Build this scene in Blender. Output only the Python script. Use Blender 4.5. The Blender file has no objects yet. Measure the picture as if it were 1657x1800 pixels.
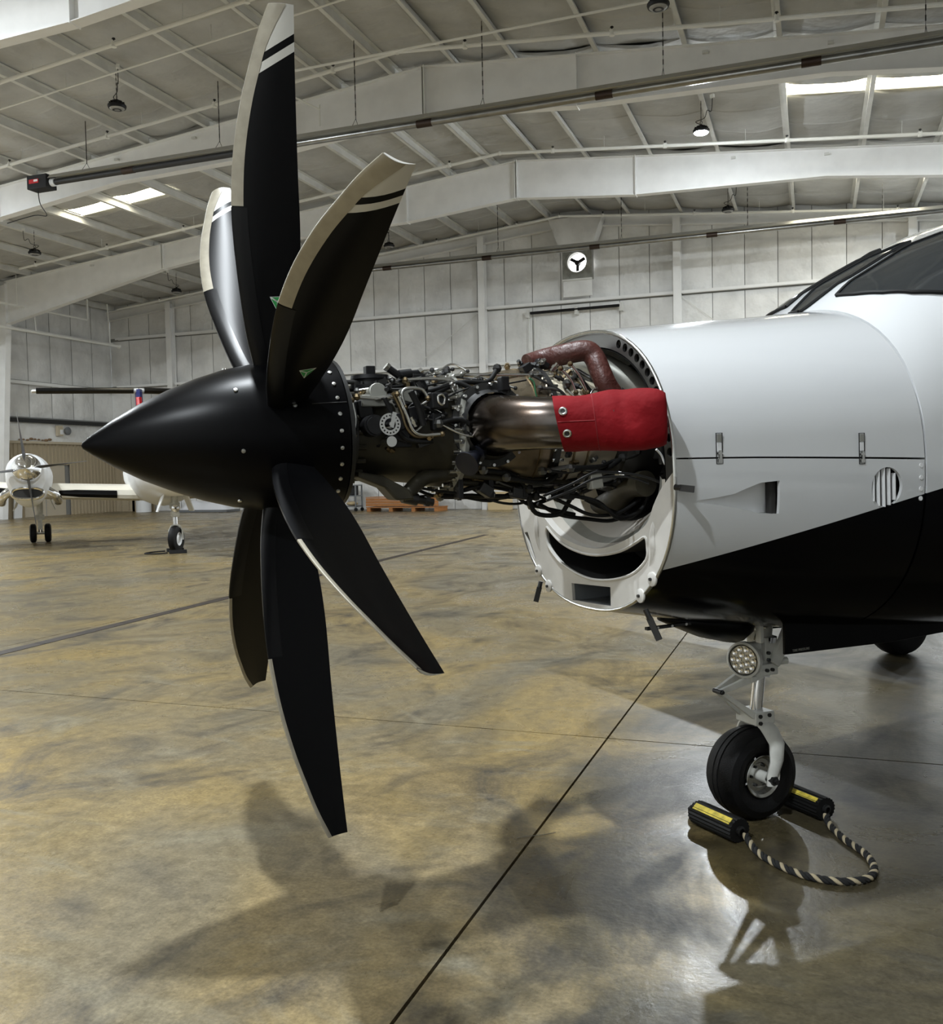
import bpy, bmesh, math, random
from mathutils import Vector, Matrix, Quaternion
from mathutils.geometry import tessellate_polygon
random.seed(7)
scene = bpy.context.scene
COL = scene.collection
# ------------------------------------------------------------------ camera
EYE = 1.53
cam_d = bpy.data.cameras.new('camera'); cam = bpy.data.objects.new('camera', cam_d); COL.objects.link(cam)
cam_d.sensor_fit = 'HORIZONTAL'; cam_d.sensor_width = 36.0; cam_d.lens = 36.0 * 1650 / 1657
cam_d.clip_end = 300; cam_d.clip_start = 0.05
YAW, PITCH, ROLL = math.radians(20.1), math.atan(72 / 1650), math.atan(.0205)
cam.matrix_world = (Matrix.Translation((0, 0, EYE)) @ Matrix.Rotation(YAW, 4, 'Z')
                    @ Matrix.Rotation(math.pi / 2 - PITCH, 4, 'X') @ Matrix.Rotation(-ROLL, 4, 'Z'))
scene.camera = cam
# ------------------------------------------------------------------ world and exposure
w = bpy.data.worlds.new('world'); scene.world = w; w.use_nodes = True
w.node_tree.nodes['Background'].inputs[0].default_value = (.93, .97, 1.0, 1)
w.node_tree.nodes['Background'].inputs[1].default_value = .35
vs = scene.view_settings
vs.view_transform = 'Standard'; vs.look = 'None'; vs.gamma = 1; vs.use_curve_mapping = False; vs.exposure = 0.35
LAMP_POWER = 3000.0          # radiance of a lit high-bay lens
# (x, y, lit) of the high-bay lamps on their roof grid
LAMPS = [(-14.6, 17.4, 0), (-24.0, 24.4, 0), (-24.0, 31.7, 0), (-14.6, 31.7, 0), (-2.6, 17.4, 0), (-2.6, 31.9, 0),
         (-2.6, 24.2, 1), (-2.75, 2.7, 1), (-2.6, -4.5, 1), (-24.0, 10.0, 1), (-24.0, 17.4, 1), (-14.6, 10.0, 1), (6.8, 24.2, 1), (6.8, 30.6, 1)]

# ------------------------------------------------------------------ materials
MATS = {}
def mat(name, col, rough=.5, metal=0., var=0., vscale=8., bump=0., bscale=60., coat=0., emit=0., rvar=0., stretch=None, dirt=None, spec=.5):
    if name in MATS: return MATS[name]
    m = bpy.data.materials.new(name); m.use_nodes = True; nt = m.node_tree; N = nt.nodes; L = nt.links
    b = N['Principled BSDF']
    b.inputs['Base Color'].default_value = (*col, 1); b.inputs['Roughness'].default_value = rough
    b.inputs['Metallic'].default_value = metal; b.inputs['Coat Weight'].default_value = coat; b.inputs['Coat Roughness'].default_value = .08
    b.inputs['Specular IOR Level'].default_value = spec
    if emit: b.inputs['Emission Color'].default_value = (*col, 1); b.inputs['Emission Strength'].default_value = emit
    tc = N.new('ShaderNodeTexCoord'); src = tc.outputs['Object']
    if stretch:
        mp = N.new('ShaderNodeMapping'); mp.inputs['Scale'].default_value = stretch; L.new(src, mp.inputs[0]); src = mp.outputs[0]
    if var or rvar:
        nz = N.new('ShaderNodeTexNoise'); nz.inputs['Scale'].default_value = vscale; nz.inputs['Detail'].default_value = 5; L.new(src, nz.inputs[0])
        if var:
            mx = N.new('ShaderNodeMix'); mx.data_type = 'RGBA'
            d = dirt or tuple(c * (1 - var) for c in col)
            mx.inputs[6].default_value = (*[min(1, c * (1 + var * .4)) for c in col], 1); mx.inputs[7].default_value = (*d, 1)
            rp = N.new('ShaderNodeValToRGB'); rp.color_ramp.elements[0].position = .38; rp.color_ramp.elements[1].position = .68
            L.new(nz.outputs[0], rp.inputs[0]); L.new(rp.outputs[0], mx.inputs[0]); L.new(mx.outputs[2], b.inputs['Base Color'])
        if rvar:
            mr = N.new('ShaderNodeMapRange'); mr.inputs[1].default_value = .3; mr.inputs[2].default_value = .7
            mr.inputs[3].default_value = max(.03, rough - rvar); mr.inputs[4].default_value = min(1, rough + rvar)
            L.new(nz.outputs[0], mr.inputs[0]); L.new(mr.outputs[0], b.inputs['Roughness'])
    if bump:
        nb = N.new('ShaderNodeTexNoise'); nb.inputs['Scale'].default_value = bscale; nb.inputs['Detail'].default_value = 3; L.new(src, nb.inputs[0])
        bp = N.new('ShaderNodeBump'); bp.inputs['Strength'].default_value = bump; bp.inputs['Distance'].default_value = .02
        L.new(nb.outputs[0], bp.inputs['Height']); L.new(bp.outputs[0], b.inputs['Normal'])
    MATS[name] = m
    return m
def nodes(m): return m.node_tree.nodes, m.node_tree.links, m.node_tree.nodes['Principled BSDF']

def floor_material():
    m = mat('sealed_concrete', (.3, .26, .18), .3, spec=.30); N, L, b = nodes(m)
    g = N.new('ShaderNodeNewGeometry')
    def noise(s, det=6, dist=0., sc=(1, 1, 1)):
        mp = N.new('ShaderNodeMapping'); mp.inputs['Scale'].default_value = sc; L.new(g.outputs['Position'], mp.inputs[0])
        n = N.new('ShaderNodeTexNoise'); n.inputs['Scale'].default_value = s; n.inputs['Detail'].default_value = det; n.inputs['Distortion'].default_value = dist
        n.inputs['Roughness'].default_value = .62
        L.new(mp.outputs[0], n.inputs[0]); return n.outputs[0]
    def ramp(v, a, bb, ca=(0, 0, 0, 1), cb=(1, 1, 1, 1)):
        r = N.new('ShaderNodeValToRGB'); e = r.color_ramp.elements; e[0].position = a; e[1].position = bb; e[0].color = ca; e[1].color = cb
        L.new(v, r.inputs[0]); return r.outputs[0]
    def mix(f, a, bb, mode='MIX'):
        x = N.new('ShaderNodeMix'); x.data_type = 'RGBA'; x.blend_type = mode
        if isinstance(f, float): x.inputs[0].default_value = f
        else: L.new(f, x.inputs[0])
        for i, v in ((6, a), (7, bb)):
            if isinstance(v, tuple): x.inputs[i].default_value = v
            else: L.new(v, x.inputs[i])
        return x.outputs[2]
    big = noise(.32, 4, 1.2); mid = noise(1.3, 6, 1.5, (1, .7, 1)); fine = noise(14, 6); grain = noise(70, 4)
    warm = mix(ramp(big, .38, .62), (.19, .16, .105, 1), (.31, .222, .085, 1))
    stained = mix(ramp(mid, .50, .72), warm, (.055, .050, .043, 1))
    pale = mix(ramp(noise(.8, 7, 2.5, (.8, 1.6, 1)), .55, .75), stained, (.25, .222, .155, 1))
    speck = mix(ramp(fine, .35, .7), (.76, .76, .76, 1), (1.2, 1.2, 1.19, 1))
    c1 = mix(1.0, pale, speck, 'MULTIPLY')
    sp2 = mix(ramp(grain, .3, .75), (.72, .72, .72, 1), (1.25, 1.25, 1.24, 1))
    c2 = mix(1.0, c1, sp2, 'MULTIPLY')
    # greyer, darker concrete towards the right side, its edge broken up by noise
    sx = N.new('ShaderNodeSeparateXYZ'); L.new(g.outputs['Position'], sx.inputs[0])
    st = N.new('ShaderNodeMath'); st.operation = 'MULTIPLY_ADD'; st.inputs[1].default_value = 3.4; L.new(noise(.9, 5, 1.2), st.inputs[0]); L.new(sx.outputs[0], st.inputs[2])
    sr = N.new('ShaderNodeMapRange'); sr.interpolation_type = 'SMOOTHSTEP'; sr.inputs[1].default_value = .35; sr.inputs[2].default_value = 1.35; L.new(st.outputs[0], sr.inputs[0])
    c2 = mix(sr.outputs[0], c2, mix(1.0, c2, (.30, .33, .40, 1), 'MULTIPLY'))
    L.new(c2, b.inputs['Base Color'])
    r = N.new('ShaderNodeMapRange'); r.inputs[1].default_value = .35; r.inputs[2].default_value = .7; r.inputs[3].default_value = .22; r.inputs[4].default_value = .45
    L.new(mid, r.inputs[0]); L.new(r.outputs[0], b.inputs['Roughness'])
    bp = N.new('ShaderNodeBump'); bp.inputs['Strength'].default_value = .12; bp.inputs['Distance'].default_value = .01
    L.new(noise(30, 5), bp.inputs['Height']); L.new(bp.outputs[0], b.inputs['Normal'])
    return m
def sheet_material(name, col, axis, pitch, rough=.75):
    """white vinyl-faced insulation: soft wrinkles and a taped seam every `pitch` metres"""
    m = mat(name, col, rough, bump=.9, bscale=1.6, var=.16, vscale=.9); N, L, b = nodes(m)
    bp = [n for n in N if n.type == 'BUMP'][0]; bp.inputs['Distance'].default_value = .12
    for n in N:
        if n.type == 'TEX_COORD':
            g = N.new('ShaderNodeNewGeometry')
            for l in list(n.outputs['Object'].links): L.new(g.outputs['Position'], l.to_socket)
    return m
MW = dict(
 white=mat('white_paint', (.80, .81, .82), .4), beam=mat('beam_white', (.88, .88, .87), .5, var=.05, vscale=2),
 purlin=mat('purlin_white', (.70, .70, .67), .5, var=.1, vscale=2),
 pipe=mat('pipe_white', (.86, .86, .82), .4),
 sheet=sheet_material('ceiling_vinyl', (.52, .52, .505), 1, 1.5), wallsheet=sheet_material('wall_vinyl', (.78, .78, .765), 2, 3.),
 joint=mat('seam_tape', (.30, .30, .29), .7),
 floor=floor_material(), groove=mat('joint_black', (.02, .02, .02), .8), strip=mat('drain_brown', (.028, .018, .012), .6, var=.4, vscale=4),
 tan=mat('tan_metal', (.43, .36, .25), .45), tanrib=mat('tan_rib', (.52, .45, .33), .45), rust=mat('torn_insulation', (.25, .16, .09), .9),
 black=mat('satin_black', (.0015, .0015, .002), .33, spec=.11), bladeblack=None,
 rubber=mat('black_rubber', (.006, .006, .006), .6, spec=.25), tyre=mat('tyre_rubber', (.005, .005, .0055), .55, spec=.22, bump=.2, bscale=200),
 steel=mat('bright_steel', (.62, .62, .60), .25, 1.), chrome=mat('chrome', (.85, .85, .86), .07, 1.),
 brass=mat('brass', (.22, .17, .10), .4, 1.), darkmetal=mat('dark_metal', (.05, .05, .05), .4, .8),
 olive=mat('olive_casting', (.042, .037, .024), .5, .3, var=.5, vscale=9), greyduct=mat('grey_duct', (.30, .30, .27), .42, .4, var=.25, vscale=5),
 maroon=mat('maroon_sleeve', (.070, .020, .015), .45, bump=.5, bscale=25), green=mat('green_wire', (.03, .18, .08), .5),
 bronze=mat('heat_bronze', (.42, .36, .27), .3, .95, var=.55, vscale=5, rvar=.12, dirt=(.20, .15, .10)),
 cream=mat('cream_case', (.70, .64, .50), .4, .2, var=.2, vscale=7), exhaust=mat('blued_steel', (.15, .14, .135), .2, 1., var=.5, vscale=4, rvar=.1, dirt=(.06, .042, .03)),
 redcloth=mat('red_canvas', (.20, .003, .007), .8, spec=.2, bump=.5, bscale=14, var=.2, vscale=5), gearwhite=mat('gear_white', (.62, .62, .58), .45, var=.18, vscale=12),
 chin=mat('chin_white', (.60, .585, .555), .5, var=.12, vscale=6), bowl=mat('bowl_beige', (.50, .47, .42), .55, var=.15, vscale=5),
 shade_in=mat('recess_shade', (.018, .017, .016), .7), glass=mat('tinted_glass', (.025, .028, .03), .06, 0., spec=.8),  # near-black colour stands in for the shade inside the bay and openings
 yellow=mat('yellow_tape', (.75, .60, .08), .6, var=.4, vscale=30), ropeb=mat('rope_black', (.015, .015, .015), .9), ropet=mat('rope_tan', (.45, .38, .25), .9),
 wood=mat('orange_wood', (.42, .17, .045), .6, var=.3, vscale=6, stretch=(1, 8, 8)), blue=mat('blue_paint', (.02, .03, .14), .4), red=mat('red_paint', (.5, .01, .015), .4),
 heater=mat('heater_steel', (.33, .33, .32), .3, .9, var=.2, vscale=3), heatdark=mat('heater_dark', (.03, .03, .03), .45, .3), reflector=mat('reflector_alu', (.55, .55, .53), .35, .9),
 lampblack=mat('lamp_black', (.008, .008, .009), .45, spec=.3), lens_off=mat('lens_grey', (.35, .35, .34), .25), lens_on=mat('lens_lit', (.90, .96, 1.), .3, emit=LAMP_POWER),
 skylight=mat('skylight_panel', (1., .93, .72), .5, emit=9.), white_cloth=mat('white_tarp', (.75, .76, .80), .7), grey=mat('cart_grey', (.16, .17, .18), .5),
 strip_tan=mat('erosion_strip', (.33, .30, .235), .42, .15, var=.1, vscale=30), decal_green=mat('decal_green', (.04, .35, .09), .4), decal_white=mat('decal_white', (.8, .82, .8), .4),
 screw=mat('screw_head', (.68, .68, .66), .3, 1.), wing_cream=mat('wing_cream', (.74, .70, .60), .35), boot=mat('boot_black', (.004, .004, .0045), .3, spec=.2), darksteel=mat('dull_steel', (.16, .16, .155), .35, .9), bladegrey=mat('blade_grey', (.06, .06, .06), .35),
 cardboard=mat('tan_sack', (.55, .43, .25), .8), lcd=mat('light_lens', (.55, .55, .52), .12, .6), seat=mat('seat_grey', (.10, .105, .115), .8),
)
def livery():
    """gloss white over black, split by the straight paint line rising aft along the nose"""
    m = mat('airplane_paint', (.64, .655, .67), .16, coat=.5); N, L, b = nodes(m)
    tc = N.new('ShaderNodeTexCoord'); sp = N.new('ShaderNodeSeparateXYZ'); L.new(tc.outputs['Object'], sp.inputs[0])
    a = N.new('ShaderNodeMath'); a.operation = 'MULTIPLY_ADD'; L.new(sp.outputs[0], a.inputs[0]); a.inputs[1].default_value = -.196; a.inputs[2].default_value = .7535
    s = N.new('ShaderNodeMath'); s.operation = 'ADD'; L.new(a.outputs[0], s.inputs[0]); L.new(sp.outputs[2], s.inputs[1])
    g = N.new('ShaderNodeMath'); g.operation = 'GREATER_THAN'; L.new(s.outputs[0], g.inputs[0]); g.inputs[1].default_value = 0
    mx = N.new('ShaderNodeMix'); mx.data_type = 'RGBA'; mx.inputs[6].default_value = (.0015, .0015, .002, 1); mx.inputs[7].default_value = (.64, .655, .67, 1)
    L.new(g.outputs[0], mx.inputs[0]); L.new(mx.outputs[2], b.inputs['Base Color'])
    q = N.new('ShaderNodeMapRange'); q.inputs[3].default_value = .14; q.inputs[4].default_value = .5; L.new(g.outputs[0], q.inputs[0])   # reflections cut on the black part alone, to render it darker than real paint
    L.new(q.outputs[0], b.inputs['Specular IOR Level']); L.new(g.outputs[0], b.inputs['Coat Weight']); return m
MW['livery'] = livery()
def blade_paint():
    """black blade with white tip, a black and a white band near the tip (object z is the radius)"""
    m = mat('blade_paint', (.003, .003, .0035), .36, spec=.13); N, L, b = nodes(m)
    tc = N.new('ShaderNodeTexCoord'); sp = N.new('ShaderNodeSeparateXYZ'); L.new(tc.outputs['Object'], sp.inputs[0])
    a = N.new('ShaderNodeMath'); a.operation = 'MULTIPLY_ADD'; L.new(sp.outputs[0], a.inputs[0]); a.inputs[1].default_value = -.66; L.new(sp.outputs[2], a.inputs[2])
    r = N.new('ShaderNodeValToRGB'); r.color_ramp.interpolation = 'CONSTANT'; e = r.color_ramp.elements
    mr = N.new('ShaderNodeMapRange'); mr.inputs[1].default_value = 1.0; mr.inputs[2].default_value = 1.4; L.new(a.outputs[0], mr.inputs[0]); L.new(mr.outputs[0], r.inputs[0])
    K, Wt = (.004, .004, .0045, 1), (.62, .61, .57, 1)
    e[0].position = 0; e[0].color = K; e[1].position = .41; e[1].color = Wt
    for p, c in ((.475, K), (.535, Wt)):
        q = e.new(p); q.color = c
    L.new(r.outputs[0], b.inputs['Base Color']); return m
MW['bladeblack'] = blade_paint()
MW['bladeback'] = mat('blade_black', (.003, .003, .0035), .36, spec=.13)

# ------------------------------------------------------------------ mesh helpers
V = Vector
def frame(d):
    d = d.normalized(); u = d.cross(V((0, 0, 1)))
    if u.length < 1e-4: u = d.cross(V((1, 0, 0)))
    u.normalize(); return u, d.cross(u)
class MB:
    def __init__(s): s.v = []; s.f = []
    def add(s, vs, fs):
        o = len(s.v); s.v += [tuple(p) for p in vs]; s.f += [tuple(i + o for i in f) for f in fs]; return s
    def box(s, c, size, R=None):
        c = V(c); h = V(size) / 2; pts = []
        for z in (-1, 1):
            for y in (-1, 1):
                for x in (-1, 1):
                    p = V((x * h.x, y * h.y, z * h.z)); pts.append(c + (R @ p if R else p))
        return s.add(pts, [(0, 2, 3, 1), (4, 5, 7, 6), (0, 1, 5, 4), (2, 6, 7, 3), (0, 4, 6, 2), (1, 3, 7, 5)])
    def rings(s, loops, cap=True, closed=True):
        n = len(loops[0]); o = len(s.v)
        for l in loops: s.v += [tuple(p) for p in l]
        m = n if closed else n - 1
        for i in range(len(loops) - 1):
            for j in range(m):
                a = o + i * n + j; b = o + i * n + (j + 1) % n
                s.f.append((a, b, b + n, a + n))
        if cap and closed:
            s.f.append(tuple(o + j for j in reversed(range(n)))); k = o + (len(loops) - 1) * n; s.f.append(tuple(k + j for j in range(n)))
        return s
    def cyl(s, p0, p1, r0, r1=None, n=12, cap=True):
        p0, p1 = V(p0), V(p1); r1 = r0 if r1 is None else r1; u, w = frame(p1 - p0)
        return s.rings([[p + (u * math.cos(2 * math.pi * k / n) + w * math.sin(2 * math.pi * k / n)) * r for k in range(n)] for p, r in ((p0, r0), (p1, r1))], cap)
    def lathe(s, prof, o=(0, 0, 0), d=(1, 0, 0), n=24, cap=False, a0=0., a1=None, ref=None):
        """prof: (distance along d, radius)"""
        o = V(o); d = V(d).normalized(); u, w = frame(d)
        if ref is not None: u = V(ref).normalized(); w = d.cross(u)
        full = a1 is None; a1 = a0 + 2 * math.pi if full else a1; m = n if full else n + 1
        loops = [[o + d * x + (u * math.cos(a0 + (a1 - a0) * k / n) + w * math.sin(a0 + (a1 - a0) * k / n)) * max(r, 1e-4) for k in range(m)] for x, r in prof]
        return s.rings(loops, cap and full, full)
    def tube(s, pts, r, n=8, smooth=True, cap=True):
        P = [V(p) for p in pts]
        if smooth and len(P) > 2: P = catmull(P, 5)
        rr = r if callable(r) else (lambda t: r)
        u, w = frame(P[1] - P[0]); loops = []
        for i, p in enumerate(P):
            d = (P[min(i + 1, len(P) - 1)] - P[max(i - 1, 0)]).normalized()
            u = (u - d * u.dot(d)).normalized(); w = d.cross(u); q = rr(i / (len(P) - 1))
            loops.append([p + (u * math.cos(2 * math.pi * k / n) + w * math.sin(2 * math.pi * k / n)) * q for k in range(n)])
        return s.rings(loops, cap)
    def sphere(s, c, r, n=12, sc=(1, 1, 1)):
        c = V(c); loops = []
        for i in range(n // 2 + 1):
            a = -math.pi / 2 + math.pi * i / (n // 2)
            loops.append([c + V((math.cos(a) * math.cos(2 * math.pi * k / n) * sc[0], math.cos(a) * math.sin(2 * math.pi * k / n) * sc[1], math.sin(a) * sc[2])) * r for k in range(n)])
        return s.rings(loops, False)
    def prism(s, poly, n, t, holes=()):
        """planar polygon (3d points) with holes, extruded by t along n (both faces and all sides)"""
        n = V(n).normalized() * t; rings_ = [[V(p) for p in poly]] + [[V(p) for p in h] for h in holes]
        tris = tessellate_polygon(rings_); flat = [p for r in rings_ for p in r]; k = len(flat)
        s0 = [tuple(p) for p in flat]; s1 = [tuple(p + n) for p in flat]; fs = [tuple(t_) for t_ in tris] + [tuple(i + k for i in reversed(t_)) for t_ in tris]
        o = 0
        for r in rings_:
            m = len(r)
            for i in range(m): a, b = o + i, o + (i + 1) % m; fs.append((a, b, b + k, a + k))
            o += m
        return s.add(s0 + s1, fs)
    def build(s, name, m, parent=None, smooth=35, M=None, bevel=0.):
        me = bpy.data.meshes.new(name); me.from_pydata(s.v, [], s.f); me.validate(); me.update()
        bm = bmesh.new(); bm.from_mesh(me); bmesh.ops.remove_doubles(bm, verts=bm.verts, dist=1e-6); bmesh.ops.recalc_face_normals(bm, faces=bm.faces); bm.to_mesh(me); bm.free()
        if smooth:
            me.shade_smooth(); me.set_sharp_from_angle(angle=math.radians(smooth))
        me.materials.append(MW[m] if isinstance(m, str) else m)
        return place(name, me, parent, M, bevel)
def place(name, me, parent=None, M=None, bevel=0.):
    o = bpy.data.objects.new(name, me); COL.objects.link(o)
    if parent is not None: o.parent = parent
    if M is not None: o.matrix_local = M
    if bevel:
        bv = o.modifiers.new('bevel', 'BEVEL'); bv.width = bevel; bv.segments = 2; bv.limit_method = 'ANGLE'
    return o
def catmull(P, k):
    out = []
    for i in range(len(P) - 1):
        p0 = P[max(i - 1, 0)]; p1 = P[i]; p2 = P[i + 1]; p3 = P[min(i + 2, len(P) - 1)]
        for j in range(k):
            t = j / k
            out.append(.5 * ((2 * p1) + (p2 - p0) * t + (2 * p0 - 5 * p1 + 4 * p2 - p3) * t * t + (3 * p1 - p0 - 3 * p2 + p3) * t ** 3))
    out.append(P[-1]); return out
def tag(o, label, cat, group=None):
    o['label'] = label; o['category'] = cat
    if group: o['group'] = group
    return o
def thing(name, label, cat, loc=(0, 0, 0), rotz=0., group=None):
    o = bpy.data.objects.new(name, None); COL.objects.link(o); o.location = loc; o.rotation_euler = (0, 0, rotz); o.empty_display_size = .2
    return tag(o, label, cat, group)
def struct(o): o['kind'] = 'structure'; return o
# ================================================================== HANGAR
XL, XRT, YN, YF = -30.4, 13.2, -9.0, 35.2
XRG, ZRG, SLP = -8.65, 11.1, .091
def zroof(x): return ZRG - SLP * abs(x - XRG)
def pieces(name, mb, m, parent, mats, bevel=0., smooth=0):
    """alike pieces sharing one mesh, one object each"""
    o = mb.build(name, m, parent, smooth, mats[0], bevel); out = [o]
    for M in mats[1:]: out.append(place(name, o.data, parent, M, bevel))
    return out
T = Matrix.Translation
# ---- floor: slabs with recessed joints
floor = struct(MB().box(((XL + XRT) / 2, (YN + YF) / 2, -.17), (XRT - XL, YF - YN, .1)).build('floor', 'groove', smooth=0))
xs = [XL] + [-1.11 + 5.92 * k for k in range(-4, 3)] + [XRT]; ys = [YN, -6.7, -.75, 5.2, 11.15, 17.1, 23.05, 29.0, YF]
for i in range(len(xs) - 1):
    for j in range(len(ys) - 1):
        g = .006; a, b, c, d = xs[i] + g, xs[i + 1] - g, ys[j] + g, ys[j + 1] - g
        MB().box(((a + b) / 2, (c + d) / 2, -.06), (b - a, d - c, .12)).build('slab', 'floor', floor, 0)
mb = MB()
for k in range(13):
    y0, y1 = 5.6 + 1.2 * k, 5.6 + 1.2 * k + 1.19; x0, x1 = -6.79 - .040 * (y0 - 6.3), -6.79 - .040 * (y1 - 6.3)
    mb.add([(x0 - .07, y0, .004), (x0 + .07, y0, .004), (x1 + .07, y1, .004), (x1 - .07, y1, .004), (x0 - .07, y0, -.03), (x0 + .07, y0, -.03), (x1 + .07, y1, -.03), (x1 - .07, y1, -.03)],
           [(0, 1, 2, 3), (0, 4, 5, 1), (1, 5, 6, 2), (2, 6, 7, 3), (3, 7, 4, 0)])
trim = struct(mb.build('trim_1', 'strip', smooth=0)); trim['label'] = 'long rusty brown cover strip let into the hangar floor'
# ---- ceiling
U = [.75, 2.2, 4.12, 6.04, 7.96, 9.9, 11.8, 13.72, 15.64, 17.55, 19.45, 21.35]
BAYS = [(-8.9, -.9), (-.9, 6.4), (6.4, 13.7), (13.7, 21.0), (21.0, 28.35), (28.35, 35.1)]
mb = MB()
e0, e1 = zroof(XL) + .36, zroof(XRT) + .36; zr = ZRG + .36
for dz in (0, .1):
    pass
mb.add([(XL, YN, e0), (XRG, YN, zr), (XRT, YN, e1), (XL, YF, e0), (XRG, YF, zr), (XRT, YF, e1), (XL, YN, e0 + .1), (XRG, YN, zr + .1), (XRT, YN, e1 + .1), (XL, YF, e0 + .1), (XRG, YF, zr + .1), (XRT, YF, e1 + .1)],
       [(0, 1, 4, 3), (1, 2, 5, 4), (6, 9, 10, 7), (7, 10, 11, 8), (0, 6, 7, 1), (1, 7, 8, 2), (3, 4, 10, 9), (4, 5, 11, 10), (0, 3, 9, 6), (2, 8, 11, 5)])
ceiling = struct(mb.build('ceiling', 'sheet', smooth=0))
pxs = sorted([XRG - u for u in U] + [XRG + u for u in U if XRG + u < XRT - .1])
SKY = {(-22.6, 4), (-20.6, 4), (-.69, 4), (1.25, 4), (-.69, 5), (1.25, 5)}
for bi, (y0, y1) in enumerate(BAYS):
    for side in (-1, 1):
        px = [x for x in pxs if (x - XRG) * side > 0]
        ang = math.atan(SLP) * (1 if side < 0 else -1)   # rotation about Y that lays a piece on the slope
        L = y1 - y0 - .02
        pm = MB().box((0, 0, .10), (.012, L, .2)).box((.045 * side, 0, .006), (.10, L, .012)).box((-.045 * side, 0, .194), (.10, L, .012)).box((.093 * side, 0, .02), (.008, L, .03))
        pieces('purlin', pm, 'purlin', ceiling, [T((x, (y0 + y1) / 2, zroof(x))) @ Matrix.Rotation(-ang, 4, 'Y') for x in px])
allx = [XL + .05] + pxs + [XRT - .05]
def sheet(x0, x1, y0, y1, sag):
    """vinyl blanket sagging between two purlins, drawn in at its cross seams"""
    nx = 8; vs_, fs = [], []; sd = random.random() * 9; rows = []
    n = max(1, round((y1 - y0) / 1.5))
    for k in range(n):
        a, b = y0 + (y1 - y0) * k / n, y0 + (y1 - y0) * (k + 1) / n
        rows += [(a, -.0), (a + .03, .022), (a + .09, .0), ((a + b) / 2, -.014), (b - .06, .0)]
    rows.append((y1, 0))
    for y, dip in rows:
        for i in range(nx + 1):
            s = i / nx; x = x0 + (x1 - x0) * s; sk = .12 * math.sin(math.pi * s)
            z = zroof(x) + .22 - sag * 4 * s * (1 - s) * (.75 + .25 * math.sin(y * 2.1 + sd)) - dip + .01 * math.sin(x * 5 + y * 1.3 + sd)
            vs_.append((x, min(y1, max(y0, y + (sk if y0 < y < y1 else 0))), z))
    for j in range(len(rows) - 1):
        for i in range(nx): a = j * (nx + 1) + i; fs.append((a, a + 1, a + nx + 2, a + nx + 1))
    return MB().add(vs_, fs)
skyn = 0
for bi, (y0, y1) in enumerate(BAYS):
    for i in range(len(allx) - 1):
        x0, x1 = allx[i] + .01, allx[i + 1] - .01
        gaps = [(y0, y1)]
        if bi >= 3 or True:
            ysk = {4: (23.95, 24.75), 5: (31.0, 31.9)}.get(bi)
            if ysk and (-22.2 < (x0 + x1) / 2 < -18.4 or -.75 < (x0 + x1) / 2 < 3.3) and not (bi == 5 and x0 < -10):
                gaps = [(y0, ysk[0]), (ysk[1], y1)]; skyn += 1
                pb_ = MB()
                for k in range(6):
                    a, b = x0 + .03 + (x1 - x0 - .06) * k / 6, x0 + .03 + (x1 - x0 - .06) * (k + 1) / 6
                    pb_.add([(a, ysk[0], zroof(a) + .26), (b, ysk[0], zroof(b) + .26), (b, ysk[1], zroof(b) + .26), (a, ysk[1], zroof(a) + .26)], [(0, 1, 2, 3)])
                wdw = struct(pb_.build('window_%d' % skyn, 'skylight', smooth=0)); wdw['label'] = 'glowing translucent roof light panel between purlins'
                fr = MB()
                for yy in ysk: fr.box(((x0 + x1) / 2, yy, zroof((x0 + x1) / 2) + .235), (x1 - x0 - .02, .05, .05), Matrix.Rotation(math.atan(SLP) * (1 if x1 > XRG else -1), 3, 'Y'))
                fr.build('window_frame', 'purlin', wdw, 0)
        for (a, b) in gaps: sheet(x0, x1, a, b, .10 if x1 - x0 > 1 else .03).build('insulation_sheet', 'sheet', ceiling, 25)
# ---- far wall
wall = struct(MB().prism([(XL, YF + .02, 0), (XRT, YF + .02, 0), (XRT, YF + .02, e1), (XRG, YF + .02, zr), (XL, YF + .02, e0)], (0, 1, 0), .15).build('wall_far', 'joint', smooth=0))
def wpanel(parent, x0, x1, z0, z1a, z1b, m='wallsheet'):
    """padded vinyl panel on the far wall, edges drawn in, belly proud"""
    nx, nz = 4, 6; vs_, fs = [], []
    for j in range(nz + 1):
        for i in range(nx + 1):
            s, t = i / nx, j / nz; x = x0 + (x1 - x0) * s; zt = z1a + (z1b - z1a) * s; z = z0 + (zt - z0) * t
            bul = .05 * (1 - (2 * s - 1) ** 4) * (.55 + .45 * (1 - t) ** 2) * (1 - (2 * t - 1) ** 8) + .012 * math.sin(9 * z + 3 * x)
            vs_.append((x, YF - .01 - bul, z))
    for j in range(nz):
        for i in range(nx): a = j * (nx + 1) + i; fs.append((a, a + 1, a + nx + 2, a + nx + 1))
    MB().add(vs_, fs).build('insulation_panel', m, parent, 70)
px0 = -30.46
k = 0
while True:
    x0 = XL + .02 if k == 0 else -30.46 + 1.126 * k + .012; x1 = min(-30.46 + 1.126 * (k + 1) - .012, XRT)
    if x0 > XRT - .3: break
    for z0, z1 in ((.02, 5.62), (5.74, 7.78), (7.92, None)):
        wpanel(wall, x0, x1, z0, z1 or zroof(x0) + .3, z1 or zroof(x1) + .3)
    k += 1
cols = [-26.85, -19.5, -12.15, -4.65, 3.1, 10.4]
for x in cols:
    MB().box((x, YF - .42, zroof(x) / 2 - .1), (.26, .03, zroof(x) - .2)).box((x, YF - .12, zroof(x) / 2 - .1), (.26, .03, zroof(x) - .2)).box((x, YF - .27, zroof(x) / 2 - .1), (.02, .3, zroof(x) - .2)).build('wind_column', 'beam', wall, 0)
ce = [XL + .35] + cols + [XRT]
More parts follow.
